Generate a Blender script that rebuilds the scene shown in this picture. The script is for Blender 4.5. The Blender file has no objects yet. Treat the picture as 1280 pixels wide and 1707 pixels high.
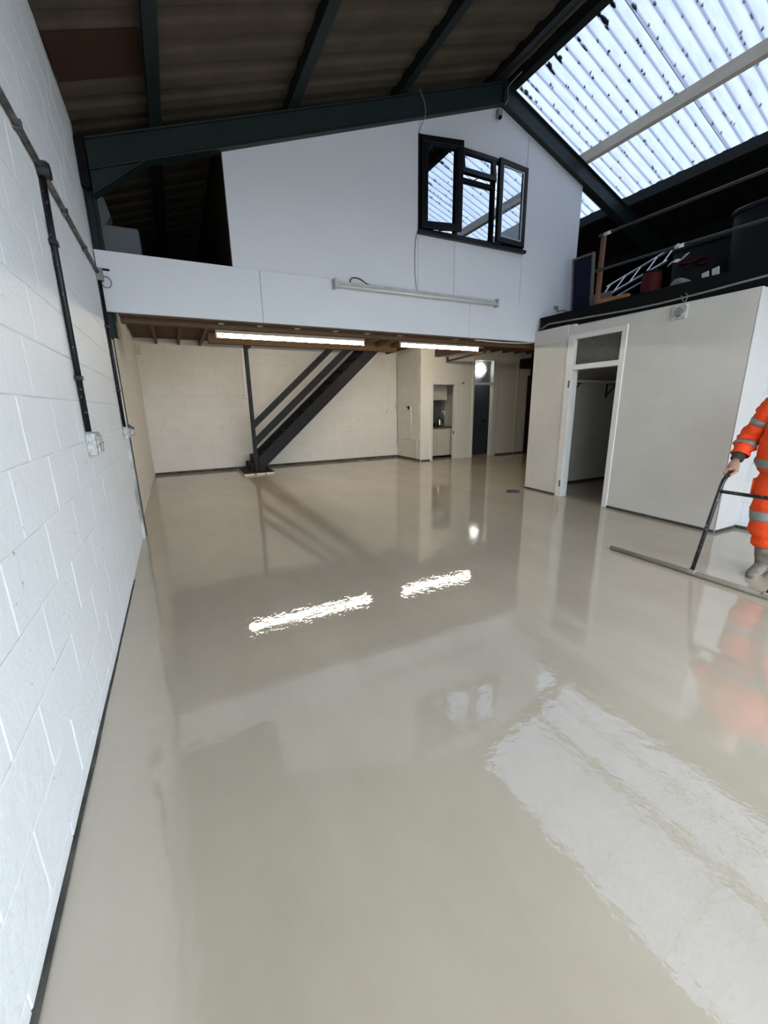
import bpy, bmesh, math, random
from mathutils import Vector, Matrix, noise
random.seed(7)
SC = bpy.context.scene
COL = SC.collection

# ------------------------------------------------------------------ camera
F_PX = 679.0
yaw, pitch, roll = math.radians(26.4724), math.radians(-14.5495), math.radians(-0.9632)
fwd = Vector((math.sin(yaw)*math.cos(pitch), math.cos(yaw)*math.cos(pitch), math.sin(pitch)))
rt = Vector((math.cos(yaw), -math.sin(yaw), 0)); up = rt.cross(fwd)
r2 = math.cos(roll)*rt + math.sin(roll)*up
u2 = -math.sin(roll)*rt + math.cos(roll)*up
cam_d = bpy.data.cameras.new('camera'); cam = bpy.data.objects.new('camera', cam_d); COL.objects.link(cam)
cam_d.sensor_fit = 'HORIZONTAL'; cam_d.sensor_width = 36.0; cam_d.lens = F_PX/1280*36.0
cam_d.clip_start = 0.05; cam_d.clip_end = 300
Mx = Matrix((( r2.x, u2.x, -fwd.x, 0), (r2.y, u2.y, -fwd.y, 0), (r2.z, u2.z, -fwd.z, 1.42), (0, 0, 0, 1)))
cam.matrix_world = Mx
SC.camera = cam

# ------------------------------------------------------------------ world, exposure
SKY_STRENGTH = 3.4
TUBE_STRENGTH = 52.0
world = bpy.data.worlds.new('overcast_sky'); SC.world = world; world.use_nodes = True
bg = world.node_tree.nodes['Background']
bg.inputs['Color'].default_value = (0.80, 0.905, 1.0, 1); bg.inputs['Strength'].default_value = SKY_STRENGTH
vs = SC.view_settings
vs.view_transform = 'Standard'; vs.look = 'None'; vs.gamma = 1.0; vs.use_curve_mapping = False
vs.exposure = 0.9

# ------------------------------------------------------------------ materials
MATS = {}
def mat(name, col, rough=0.6, spec=0.5, metal=0.0, var=0.0, vscale=3.0, vcol=None, bump=0.0, bscale=40.0,
        specks=None, speck_scale=30.0, speck_amt=0.72, emit=None, estr=0.0, ior=None, stretch=None, bump2=None):
    if name in MATS: return MATS[name]
    m = bpy.data.materials.new(name); m.use_nodes = True; nt = m.node_tree; N = nt.nodes; L = nt.links
    b = N['Principled BSDF']
    b.inputs['Base Color'].default_value = (*col, 1); b.inputs['Roughness'].default_value = rough
    b.inputs['Specular IOR Level'].default_value = spec; b.inputs['Metallic'].default_value = metal
    if ior: b.inputs['IOR'].default_value = ior
    if emit:
        b.inputs['Emission Color'].default_value = (*emit, 1); b.inputs['Emission Strength'].default_value = estr
    geo = N.new('ShaderNodeNewGeometry'); vec = geo.outputs['Position']
    if stretch:
        mp = N.new('ShaderNodeMapping'); mp.inputs['Scale'].default_value = stretch; L.new(vec, mp.inputs['Vector']); vec = mp.outputs['Vector']
    cur = None
    if var > 0:
        n = N.new('ShaderNodeTexNoise'); n.inputs['Scale'].default_value = vscale; n.inputs['Detail'].default_value = 5; n.inputs['Roughness'].default_value = 0.6
        L.new(vec, n.inputs['Vector'])
        mr = N.new('ShaderNodeMapRange'); mr.inputs['From Min'].default_value = 0.35; mr.inputs['From Max'].default_value = 0.65
        mr.inputs['To Min'].default_value = 0; mr.inputs['To Max'].default_value = var
        L.new(n.outputs['Fac'], mr.inputs['Value'])
        mx = N.new('ShaderNodeMix'); mx.data_type = 'RGBA'
        mx.inputs['A'].default_value = (*col, 1); mx.inputs['B'].default_value = (*(vcol or tuple(c*0.6 for c in col)), 1)
        L.new(mr.outputs['Result'], mx.inputs['Factor']); cur = mx.outputs['Result']
    if specks:
        n = N.new('ShaderNodeTexNoise'); n.inputs['Scale'].default_value = speck_scale; n.inputs['Detail'].default_value = 2
        L.new(vec, n.inputs['Vector'])
        mr = N.new('ShaderNodeMapRange'); mr.inputs['From Min'].default_value = speck_amt; mr.inputs['From Max'].default_value = speck_amt+0.04
        L.new(n.outputs['Fac'], mr.inputs['Value'])
        mx = N.new('ShaderNodeMix'); mx.data_type = 'RGBA'
        if cur: L.new(cur, mx.inputs['A'])
        else: mx.inputs['A'].default_value = (*col, 1)
        mx.inputs['B'].default_value = (*specks, 1); L.new(mr.outputs['Result'], mx.inputs['Factor']); cur = mx.outputs['Result']
    if cur: L.new(cur, b.inputs['Base Color'])
    if bump > 0:
        n = N.new('ShaderNodeTexNoise'); n.inputs['Scale'].default_value = bscale; n.inputs['Detail'].default_value = 4
        L.new(vec, n.inputs['Vector'])
        bp = N.new('ShaderNodeBump'); bp.inputs['Strength'].default_value = 1.0; bp.inputs['Distance'].default_value = bump
        L.new(n.outputs['Fac'], bp.inputs['Height']); L.new(bp.outputs['Normal'], b.inputs['Normal'])
        if bump2:
            n2 = N.new('ShaderNodeTexNoise'); n2.inputs['Scale'].default_value = bump2[1]; n2.inputs['Detail'].default_value = 2
            L.new(vec, n2.inputs['Vector'])
            bp2 = N.new('ShaderNodeBump'); bp2.inputs['Strength'].default_value = 1.0; bp2.inputs['Distance'].default_value = bump2[0]
            L.new(n2.outputs['Fac'], bp2.inputs['Height']); L.new(bp2.outputs['Normal'], bp.inputs['Normal'])
    MATS[name] = m
    return m

M_WHITE = mat('white_painted_block', (0.79, 0.81, 0.82), 0.55, 0.3, var=0.25, vscale=2.2, vcol=(0.70, 0.72, 0.73), bump=0.004, bscale=28, specks=(0.40, 0.39, 0.37), speck_scale=26, speck_amt=0.735)
M_JOINT = mat('painted_mortar_joint', (0.78, 0.79, 0.79), 0.7, 0.2, var=0.9, vscale=3, vcol=(0.26, 0.25, 0.23), bump=0.004, bscale=60)
M_BACK = mat('cream_painted_block', (0.72, 0.685, 0.63), 0.6, 0.3, var=0.4, vscale=3, vcol=(0.62, 0.585, 0.535), bump=0.005, bscale=30, specks=(0.3, 0.28, 0.25), speck_scale=16, speck_amt=0.745)
M_BJOINT = mat('cream_mortar_joint', (0.62, 0.59, 0.54), 0.7, 0.2, var=0.9, vscale=4, vcol=(0.30, 0.28, 0.25))
M_PANEL = mat('white_painted_board', (0.66, 0.665, 0.69), 0.5, 0.3, var=0.25, vscale=1.4, vcol=(0.58, 0.585, 0.615), bump=0.001, bscale=12)
M_PLASTER = mat('grubby_office_plaster', (0.66, 0.635, 0.585), 0.6, 0.3, var=0.5, vscale=1.5, vcol=(0.55, 0.53, 0.485), bump=0.002, bscale=10, specks=(0.45, 0.43, 0.4), speck_scale=18, speck_amt=0.74)
M_ENDW = mat('white_end_plaster', (0.60, 0.59, 0.565), 0.6, 0.3, var=0.3, vscale=2, vcol=(0.52, 0.51, 0.49))
M_TRIMW = mat('white_gloss_woodwork', (0.78, 0.77, 0.73), 0.35, 0.4, var=0.3, vscale=6, vcol=(0.64, 0.62, 0.57))
M_KWALL = mat('cream_partition', (0.82, 0.79, 0.71), 0.6, 0.3, var=0.3, vscale=1.5, vcol=(0.74, 0.71, 0.63))
M_STEEL = mat('dark_green_steel', (0.013, 0.023, 0.022), 0.5, 0.3, var=0.5, vscale=4, vcol=(0.008, 0.013, 0.013))
M_PURLIN = mat('dark_green_purlin', (0.007, 0.011, 0.011), 0.55, 0.25, var=0.5, vscale=5, vcol=(0.011, 0.013, 0.012))
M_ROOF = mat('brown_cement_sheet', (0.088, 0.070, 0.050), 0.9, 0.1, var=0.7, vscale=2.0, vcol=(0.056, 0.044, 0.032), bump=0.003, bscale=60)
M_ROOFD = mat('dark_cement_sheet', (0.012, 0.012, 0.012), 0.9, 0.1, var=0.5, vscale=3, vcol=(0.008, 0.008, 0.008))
M_RED = mat('red_brown_board', (0.055, 0.026, 0.018), 0.9, 0.1, var=0.4, vscale=4)
M_TIMBER = mat('pale_sawn_timber', (0.62, 0.57, 0.49), 0.75, 0.2, var=0.5, vscale=6, vcol=(0.46, 0.41, 0.33), stretch=(4, 0.5, 4))
M_JOIST = mat('brown_joist_timber', (0.14, 0.085, 0.048), 0.8, 0.2, var=0.6, vscale=6, vcol=(0.075, 0.045, 0.026), stretch=(6, 0.6, 6))
M_DECKU = mat('brown_floor_boarding', (0.11, 0.07, 0.042), 0.85, 0.2, var=0.5, vscale=3, vcol=(0.07, 0.045, 0.028))
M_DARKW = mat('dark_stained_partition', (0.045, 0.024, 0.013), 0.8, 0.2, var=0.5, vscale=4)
M_BLACK = mat('matt_black', (0.006, 0.006, 0.006), 0.8, 0.15)
M_BLACKS = mat('satin_black_paint', (0.013, 0.013, 0.015), 0.38, 0.5)
M_STAIR = mat('black_painted_steel', (0.008, 0.008, 0.009), 0.45, 0.15, var=0.4, vscale=6, vcol=(0.02, 0.02, 0.022))
M_TREAD = mat('worn_dark_tread', (0.013, 0.0125, 0.0125), 0.75, 0.2, var=0.6, vscale=14, vcol=(0.035, 0.033, 0.03))
M_FOAM = mat('dark_edge_strip', (0.045, 0.043, 0.04), 0.85, 0.1, var=0.6, vscale=9, vcol=(0.13, 0.125, 0.115))
M_CONDUIT = mat('black_conduit', (0.007, 0.007, 0.008), 0.4, 0.3, specks=(0.2, 0.2, 0.19), speck_scale=60, speck_amt=0.68)
M_SPLASH = mat('paint_splashed_conduit', (0.018, 0.018, 0.018), 0.5, 0.3, var=1.0, vscale=11, vcol=(0.20, 0.20, 0.19))
M_PLASTIC = mat('white_plastic', (0.72, 0.71, 0.67), 0.4, 0.4)
M_OLDPLAST = mat('paint_crusted_box', (0.66, 0.67, 0.64), 0.6, 0.3, var=1.0, vscale=30, vcol=(0.34, 0.34, 0.31), bump=0.01, bscale=50)
M_GREYP = mat('grey_plastic', (0.25, 0.25, 0.25), 0.5, 0.4, var=0.4, vscale=20)
M_BATTEN = mat('dusty_batten_metal', (0.50, 0.49, 0.45), 0.5, 0.4, var=0.8, vscale=7, vcol=(0.36, 0.35, 0.32))
M_LITBAT = mat('white_batten_metal', (0.75, 0.75, 0.72), 0.4, 0.4)
M_TUBE = mat('lit_tube', (1, 1, 1), 0.5, 0.0, emit=(1.0, 0.90, 0.71), estr=TUBE_STRENGTH)
M_TUBEOFF = mat('unlit_tube', (0.62, 0.62, 0.58), 0.3, 0.5)
M_BULB = mat('lit_bulb', (1, 1, 1), 0.5, 0.0, emit=(1.0, 0.94, 0.82), estr=9)
M_UPVC = mat('black_window_frame', (0.006, 0.006, 0.008), 0.35, 0.22)
M_BEAD = mat('white_glazing_bead', (0.55, 0.57, 0.6), 0.4, 0.4)
M_ALU = mat('aluminium', (0.55, 0.56, 0.58), 0.35, 0.5, metal=0.9)
M_BLUEP = mat('navy_panel', (0.006, 0.008, 0.028), 0.8, 0.2)
M_GREYWOOD = mat('grey_weathered_wood', (0.16, 0.14, 0.125), 0.85, 0.2, var=0.6, vscale=14)
M_BROWNW = mat('brown_post_wood', (0.17, 0.085, 0.05), 0.75, 0.3, var=0.5, vscale=14)
M_ORANGEW = mat('orange_pine', (0.42, 0.21, 0.08), 0.6, 0.3, var=0.4, vscale=9)
M_REDP = mat('red_plastic', (0.07, 0.005, 0.007), 0.6, 0.2)
M_BAG = mat('grey_white_sack', (0.22, 0.22, 0.22), 0.8, 0.2, var=0.6, vscale=20, bump=0.02, bscale=22)
M_TANK = mat('black_tank_plastic', (0.006, 0.0065, 0.009), 0.5, 0.25)
M_RAIL = mat('dark_rail_tube', (0.035, 0.033, 0.032), 0.4, 0.5, var=0.4, vscale=9)
M_TAPE = mat('white_tape', (0.6, 0.6, 0.58), 0.5, 0.3)
M_RUST = mat('brown_red_pipe', (0.09, 0.035, 0.025), 0.5, 0.4, var=0.4, vscale=9)
M_LOFTBOX = mat('grey_loft_box', (0.21, 0.22, 0.24), 0.8, 0.2, bump=0.002, bscale=50)
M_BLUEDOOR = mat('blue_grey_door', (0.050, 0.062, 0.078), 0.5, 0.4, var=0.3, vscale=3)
M_WORKTOP = mat('brown_worktop', (0.16, 0.10, 0.07), 0.35, 0.5)
M_UNIT = mat('cream_unit_door', (0.66, 0.63, 0.52), 0.45, 0.4, var=0.2, vscale=4)
M_TILE = mat('grey_splash_tile', (0.11, 0.11, 0.115), 0.3, 0.5)
M_GROUT = mat('pale_grout', (0.22, 0.22, 0.22), 0.8, 0.2)
M_CHROME = mat('brushed_steel', (0.62, 0.61, 0.60), 0.22, 0.5, metal=1.0)
M_GROUND = mat('outside_concrete', (0.42, 0.41, 0.39), 0.9, 0.2, var=0.4, vscale=1)
M_ORANGE = mat('hi_vis_orange', (0.88, 0.085, 0.018), 0.75, 0.2, var=0.35, vscale=14, vcol=(0.66, 0.05, 0.012), bump=0.006, bscale=26)
M_REFL = mat('silver_reflective_tape', (0.25, 0.245, 0.225), 0.45, 0.5, var=0.3, vscale=30)
M_SKIN = mat('skin', (0.44, 0.25, 0.185), 0.55, 0.35, var=0.3, vscale=40, vcol=(0.36, 0.185, 0.14))
M_HAIR = mat('dark_hair', (0.03, 0.022, 0.016), 0.7, 0.3, bump=0.01, bscale=120)
M_CUFF = mat('charcoal_knit_cuff', (0.055, 0.052, 0.048), 0.9, 0.1, bump=0.004, bscale=160)
M_BOOT = mat('screed_splashed_boot', (0.05, 0.047, 0.04), 0.6, 0.3, var=1.0, vscale=9, vcol=(0.27, 0.24, 0.19))
M_TOOL = mat('black_tool_tube', (0.012, 0.012, 0.013), 0.35, 0.5, specks=(0.38, 0.36, 0.30), speck_scale=45, speck_amt=0.66)
M_SCREEDBAR = mat('screed_coated_bar', (0.30, 0.275, 0.22), 0.5, 0.4, var=0.5, vscale=12, vcol=(0.20, 0.18, 0.14))
M_EYE = mat('eye_white', (0.8, 0.8, 0.78), 0.2, 0.5)
M_IRIS = mat('eye_iris', (0.05, 0.035, 0.02), 0.2, 0.5)
M_MOSS = mat('moss_and_leaf_litter', (0.05, 0.042, 0.03), 0.95, 0.1)

def glass_mat(name, tint=(0.9, 0.93, 0.95), refl=1.0, transp=0.85, rough=0.0):
    m = bpy.data.materials.new(name); m.use_nodes = True; nt = m.node_tree; N = nt.nodes; L = nt.links
    N.remove(N['Principled BSDF'])
    out = N['Material Output']
    t = N.new('ShaderNodeBsdfTransparent'); t.inputs['Color'].default_value = (*tint, 1)
    g = N.new('ShaderNodeBsdfGlossy'); g.inputs['Roughness'].default_value = rough
    fr = N.new('ShaderNodeFresnel'); fr.inputs['IOR'].default_value = 1.55
    geo = N.new('ShaderNodeNewGeometry'); inv = N.new('ShaderNodeMath'); inv.operation = 'SUBTRACT'; inv.inputs[0].default_value = 1.0; L.new(geo.outputs['Backfacing'], inv.inputs[1])
    mu = N.new('ShaderNodeMath'); mu.operation = 'MULTIPLY'; L.new(fr.outputs['Fac'], mu.inputs[0]); L.new(inv.outputs[0], mu.inputs[1])
    mx = N.new('ShaderNodeMixShader'); L.new(mu.outputs[0], mx.inputs['Fac'])
    L.new(t.outputs[0], mx.inputs[1]); L.new(g.outputs[0], mx.inputs[2]); L.new(mx.outputs[0], out.inputs['Surface'])
    return m
M_GLASS = glass_mat('window_glass')
def frosted_mat(name, tint, frac, rough):
    m = bpy.data.materials.new(name); m.use_nodes = True; nt = m.node_tree; N = nt.nodes; L = nt.links
    b = N['Principled BSDF']; b.inputs['Base Color'].default_value = (*tint, 1); b.inputs['Roughness'].default_value = rough
    b.inputs['Transmission Weight'].default_value = frac; b.inputs['IOR'].default_value = 1.3
    geo = N.new('ShaderNodeNewGeometry'); n = N.new('ShaderNodeTexVoronoi'); n.inputs['Scale'].default_value = 55
    L.new(geo.outputs['Position'], n.inputs['Vector'])
    bp = N.new('ShaderNodeBump'); bp.inputs['Distance'].default_value = 0.01; L.new(n.outputs['Distance'], bp.inputs['Height']); L.new(bp.outputs['Normal'], b.inputs['Normal'])
    return m
M_FROST = frosted_mat('obscure_glass', (0.62, 0.66, 0.72), 0.93, 0.14)
M_WIRED = frosted_mat('grimy_obscure_glass', (0.20, 0.20, 0.18), 0.5, 0.2)

# translucent corrugated rooflight sheet: rib shading is painted in as darker furrows
PITCH = 0.146
def skylight_mat():
    m = bpy.data.materials.new('translucent_corrugated_sheet'); m.use_nodes = True; nt = m.node_tree; N = nt.nodes; L = nt.links
    N.remove(N['Principled BSDF']); out = N['Material Output']
    tc = N.new('ShaderNodeTexCoord'); sp = N.new('ShaderNodeSeparateXYZ'); L.new(tc.outputs['Object'], sp.inputs[0])
    mu = N.new('ShaderNodeMath'); mu.operation = 'MULTIPLY'; mu.inputs[1].default_value = 2*math.pi/PITCH; L.new(sp.outputs['Y'], mu.inputs[0])
    co = N.new('ShaderNodeMath'); co.operation = 'COSINE'; L.new(mu.outputs[0], co.inputs[0])
    # furrow mask: painted rib shade where the sheet dips
    mr = N.new('ShaderNodeMapRange'); mr.inputs['From Min'].default_value = -0.55; mr.inputs['From Max'].default_value = -1.0; L.new(co.outputs[0], mr.inputs['Value'])
    nz = N.new('ShaderNodeTexNoise'); nz.inputs['Scale'].default_value = 3.0; nz.inputs['Detail'].default_value = 6
    mp = N.new('ShaderNodeMapping'); mp.inputs['Scale'].default_value = (1, 6, 1); L.new(tc.outputs['Object'], mp.inputs[0]); L.new(mp.outputs[0], nz.inputs['Vector'])
    mr2 = N.new('ShaderNodeMapRange'); mr2.inputs['From Min'].default_value = 0.3; mr2.inputs['From Max'].default_value = 0.75; L.new(nz.outputs['Fac'], mr2.inputs['Value'])
    c1 = N.new('ShaderNodeMix'); c1.data_type = 'RGBA'; c1.inputs['A'].default_value = (0.180, 0.198, 0.235, 1); c1.inputs['B'].default_value = (0.142, 0.156, 0.190, 1); L.new(mr2.outputs[0], c1.inputs['Factor'])
    c2 = N.new('ShaderNodeMix'); c2.data_type = 'RGBA'; L.new(c1.outputs['Result'], c2.inputs['A']); c2.inputs['B'].default_value = (0.078, 0.081, 0.112, 1)
    L.new(mr.outputs[0], c2.inputs['Factor'])
    tr = N.new('ShaderNodeBsdfTranslucent'); tp = N.new('ShaderNodeBsdfTransparent')
    L.new(c2.outputs['Result'], tr.inputs['Color']); L.new(c2.outputs['Result'], tp.inputs['Color'])
    mx = N.new('ShaderNodeMixShader'); mx.inputs['Fac'].default_value = 0.55
    L.new(tr.outputs[0], mx.inputs[1]); L.new(tp.outputs[0], mx.inputs[2]); L.new(mx.outputs[0], out.inputs['Surface'])
    return m
M_SKY = skylight_mat()

def floor_mat():
    m = bpy.data.materials.new('wet_levelling_screed'); m.use_nodes = True; nt = m.node_tree; N = nt.nodes; L = nt.links
    b = N['Principled BSDF']
    geo = N.new('ShaderNodeNewGeometry'); pos = geo.outputs['Position']
    mp = N.new('ShaderNodeMapping'); mp.inputs['Scale'].default_value = (1.0, 0.45, 1); mp.inputs['Rotation'].default_value = (0, 0, 0.5); L.new(pos, mp.inputs[0])
    n = N.new('ShaderNodeTexNoise'); n.inputs['Scale'].default_value = 1.3; n.inputs['Detail'].default_value = 7; n.inputs['Roughness'].default_value = 0.62; L.new(mp.outputs[0], n.inputs['Vector'])
    r = N.new('ShaderNodeValToRGB'); r.color_ramp.elements[0].position = 0.35; r.color_ramp.elements[1].position = 0.68
    r.color_ramp.elements[0].color = (0.395, 0.338, 0.262, 1); r.color_ramp.elements[1].color = (0.470, 0.405, 0.320, 1)
    L.new(n.outputs['Fac'], r.inputs[0]); L.new(r.outputs[0], b.inputs['Base Color'])
    b.inputs['IOR'].default_value = 2.15; b.inputs['Roughness'].default_value = 0.0
    n2 = N.new('ShaderNodeTexNoise'); n2.inputs['Scale'].default_value = 5; n2.inputs['Detail'].default_value = 3; L.new(mp.outputs[0], n2.inputs['Vector'])
    b2 = N.new('ShaderNodeBump'); b2.inputs['Distance'].default_value = 0.0005; L.new(n2.outputs['Fac'], b2.inputs['Height'])
    n3 = N.new('ShaderNodeTexNoise'); n3.inputs['Scale'].default_value = 15; n3.inputs['Detail'].default_value = 3.5; n3.inputs['Roughness'].default_value = 0.55; L.new(pos, n3.inputs['Vector'])
    b3 = N.new('ShaderNodeBump'); b3.inputs['Distance'].default_value = 0.0008; L.new(n3.outputs['Fac'], b3.inputs['Height'])
    L.new(b2.outputs['Normal'], b3.inputs['Normal']); L.new(b3.outputs['Normal'], b.inputs['Normal'])
    return m
M_FLOOR = floor_mat()

# ------------------------------------------------------------------ mesh helpers
def root_loc(o):
    v = Vector((0, 0, 0))
    while o is not None:
        v += Vector(o.location); o = o.parent
    return v
class MB:
    def __init__(s): s.v = []; s.f = []
    def add(s, vs_, fs, M=None):
        o = len(s.v)
        for p in vs_:
            p = Vector(p); s.v.append(M @ p if M else p)
        for f in fs: s.f.append([i+o for i in f])
        return s
    def box(s, x0, x1, y0, y1, z0, z1, M=None):
        return s.add([(x0, y0, z0), (x1, y0, z0), (x1, y1, z0), (x0, y1, z0), (x0, y0, z1), (x1, y0, z1), (x1, y1, z1), (x0, y1, z1)],
                     [(0, 3, 2, 1), (4, 5, 6, 7), (0, 1, 5, 4), (1, 2, 6, 5), (2, 3, 7, 6), (3, 0, 4, 7)], M)
    def prism(s, poly, plane, a0, a1, M=None):
        """poly of 2D points extruded; plane 'xz' extrudes along y, 'xy' along z, 'yz' along x"""
        k = len(poly)
        def P(p, a):
            return {'xz': (p[0], a, p[1]), 'xy': (p[0], p[1], a), 'yz': (a, p[0], p[1])}[plane]
        vs_ = [P(p, a0) for p in poly]+[P(p, a1) for p in poly]
        fs = [list(range(k)), list(range(2*k-1, k-1, -1))]+[(i, i+k, (i+1) % k+k, (i+1) % k) for i in range(k)]
        return s.add(vs_, fs, M)
    def rings(s, rings, cap=True):
        o = len(s.v); n = len(rings[0])
        for r in rings: s.v += [Vector(p) for p in r]
        for i in range(len(rings)-1):
            for j in range(n):
                a = o+i*n+j; b = o+i*n+(j+1) % n
                s.f.append([a, b, b+n, a+n])
        if cap:
            s.f.append([o+j for j in range(n)][::-1]); s.f.append([o+(len(rings)-1)*n+j for j in range(n)])
        return s
    def tube(s, pts, r, n=10, cap=True, squash=None):
        pts = [Vector(p) for p in pts]; R = r if isinstance(r, (list, tuple)) else [r]*len(pts)
        rings = []; nrm = None
        for i, p in enumerate(pts):
            d = (pts[min(i+1, len(pts)-1)]-pts[max(i-1, 0)]).normalized()
            if nrm is None:
                ref = Vector((0, 0, 1)) if abs(d.z) < 0.9 else Vector((0, 1, 0))
                nrm = (ref-d*ref.dot(d)).normalized()
            else:
                nrm = (nrm-d*nrm.dot(d)).normalized()
            bn = d.cross(nrm); k1, k2 = squash or (1, 1)
            rings.append([p+(nrm*math.cos(2*math.pi*j/n)*k1+bn*math.sin(2*math.pi*j/n)*k2)*R[i] for j in range(n)])
        return s.rings(rings, cap)
    def lathe(s, prof, c, n=24):
        return s.rings([[(c[0]+r*math.cos(2*math.pi*j/n), c[1]+r*math.sin(2*math.pi*j/n), c[2]+z) for j in range(n)] for r, z in prof])
    def sphere(s, c, rx, ry, rz, n=16, m=10, M=None):
        rings = []
        for i in range(1, m):
            t = math.pi*i/m
            rings.append([(c[0]+rx*math.sin(t)*math.cos(2*math.pi*j/n), c[1]+ry*math.sin(t)*math.sin(2*math.pi*j/n), c[2]-rz*math.cos(t)) for j in range(n)])
        if M: rings = [[M @ Vector(p) for p in r] for r in rings]
        return s.rings(rings)
    def mesh(s, name, off=Vector((0, 0, 0)), smooth=False):
        me = bpy.data.meshes.new(name); me.from_pydata([tuple(p-off) for p in s.v], [], s.f)
        bm = bmesh.new(); bm.from_mesh(me); bmesh.ops.recalc_face_normals(bm, faces=bm.faces); bm.to_mesh(me); bm.free()
        if smooth:
            for p in me.polygons: p.use_smooth = True
        return me
    def build(s, name, material, parent=None, smooth=False, bevel=0.0, autosmooth=False):
        off = root_loc(parent) if parent else Vector((0, 0, 0))
        me = s.mesh(name, off, smooth or autosmooth); me.materials.append(material)
        o = bpy.data.objects.new(name, me); COL.objects.link(o)
        if parent: o.parent = parent
        if autosmooth:
            try: me.set_sharp_from_angle(angle=math.radians(35))
            except Exception: pass
        if bevel:
            b = o.modifiers.new('bevel', 'BEVEL'); b.width = bevel; b.segments = 2; b.limit_method = 'ANGLE'
        return o
def tag(o, label=None, cat=None, group=None, kind=None):
    if label: o['label'] = label
    if cat: o['category'] = cat
    if group: o['group'] = group
    if kind: o['kind'] = kind
    return o
def thing(name, loc, label, cat, group=None, kind=None):
    o = bpy.data.objects.new(name, None); COL.objects.link(o); o.location = loc; o.empty_display_size = 0.1
    return tag(o, label, cat, group, kind)
def struct(name, mb, material, label, cat='wall', **k):
    return tag(mb.build(name, material, None, **k), label, cat, kind='structure')
def inst(mesh, name, parent, loc, rz=0, scale=(1, 1, 1)):
    o = bpy.data.objects.new(name, mesh); COL.objects.link(o); o.parent = parent; o.location = loc; o.rotation_euler = (0, 0, rz); o.scale = scale
    return o

# ------------------------------------------------------------------ key dimensions
XL = -0.487          # front left wall face
XLR = -0.540         # left wall under the mezzanine
YF = 5.17            # mezzanine front
YB = 10.40           # back wall
XRIDGE, ZAPEX, SL = 4.42, 5.25, 0.352   # underside of the rafters
XR = 9.35            # far right wall
YFRONT = -1.3        # entrance end
def zraf(x): return ZAPEX-SL*abs(x-XRIDGE)
OFFS = 0.40          # underside of roof sheets above rafter underside

# ------------------------------------------------------------------ floor, ground
struct('floor', MB().box(-0.75, XR+0.1, YFRONT, YB+0.2, -0.15, 0.0), M_FLOOR, 'freshly poured glossy beige levelling screed covering the whole floor', 'floor')
struct('ground_outside', MB().box(-40, 40, -60, 40, -0.4, -0.16), M_GROUND, 'concrete ground outside the unit', 'ground')

# ------------------------------------------------------------------ block walls
BL, BH = 0.4675, 0.2343
Z_J = 1.245-5*BH      # a bed joint height (0.0735)
def block_mesh(name, L_, H_, material):
    g = 0.0025; c = 0.005; d = 0.002
    x0, x1, z0, z1 = -L_/2+g/2, L_/2-g/2, -H_/2+g/2, H_/2-g/2
    mb = MB()
    mb.add([(x0, 0.02, z0), (x1, 0.02, z0), (x1, 0.02, z1), (x0, 0.02, z1),
            (x0, d, z0), (x1, d, z0), (x1, d, z1), (x0, d, z1),
            (x0+c, 0, z0+c), (x1-c, 0, z0+c), (x1-c, 0, z1-c), (x0+c, 0, z1-c)],
           [(8, 9, 10, 11)]+[(4+i, 4+(i+1) % 4, 8+(i+1) % 4, 8+i) for i in range(4)]+[(i, (i+1) % 4, 4+(i+1) % 4, 4+i) for i in range(4)])
    me = mb.mesh(name); me.materials.append(material); return me
BM_W = block_mesh('painted_block', BL, BH, M_WHITE)
BM_C = block_mesh('cream_block', BL, BH, M_BACK)
def lay_blocks(parent, mesh, org, d, length, z1, phase, z_first=Z_J):
    """org: face point at length 0, d: unit direction along the wall with the face on its right-hand side; blocks run up to height z1"""
    rz = math.atan2(d[1], d[0])
    zs = [0.0, z_first]
    while zs[-1]+BH < z1-0.02: zs.append(zs[-1]+BH)
    zs.append(z1)
    for k in range(len(zs)-1):
        za, zb_ = zs[k], zs[k+1]
        if zb_-za < 0.03: continue
        s = (phase+(BL/2 if k % 2 else 0)) % BL - BL
        while s < length:
            a, b = max(s, 0), min(s+BL, length); s += BL
            if b-a < 0.05: continue
            m_ = (a+b)/2; j = random.uniform(-0.0007, 0.0007)
            inst(mesh, 'block', parent, (org[0]+d[0]*m_-d[1]*j, org[1]+d[1]*m_+d[0]*j, (za+zb_)/2), rz, ((b-a)/BL, 1, (zb_-za)/BH))
# front left wall (face towards +x): direction along +y has +x on its right-hand side
ZLW = zraf(XL)+OFFS
w = struct('wall_left', MB().box(-0.75, XL-0.003, YFRONT, YF+0.02, 0, ZLW+0.06), M_JOINT, 'white painted concrete block wall running along the left side')
lay_blocks(w, BM_W, (XL, YFRONT), (0, 1), YF+0.02-YFRONT, ZLW, (1.675-YFRONT+BL/2) % BL)
# wall under the mezzanine, left
w = struct('wall_left_recess', MB().box(-0.75, XLR-0.003, YF+0.02, YB+0.2, 0, 3.95), M_BJOINT, 'cream painted block wall on the left beneath the mezzanine')
lay_blocks(w, BM_C, (XLR, YF+0.14), (0, 1), YB-YF-0.14, 2.9, 0.2)
# back wall (face towards -y): direction +x has -y on right
w = struct('wall_back', MB().box(XLR, 9.5, YB+0.003, YB+0.2, 0, 5.7), M_BJOINT, 'cream painted block back wall behind the staircase')
lay_blocks(w, BM_C, (XLR, YB), (1, 0), 5.66-XLR, 2.9, 0.1)
# return wall beside kitchen, face towards -x: direction -y has -x on right
w = struct('wall_return', MB().box(5.653, 5.72, 9.16, YB, 0, 2.9), M_BJOINT, 'short grey-shaded block return wall carrying the white pipe')
lay_blocks(w, BM_C, (5.65, YB), (0, -1), YB-9.16, 2.9, 0.0)
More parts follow.
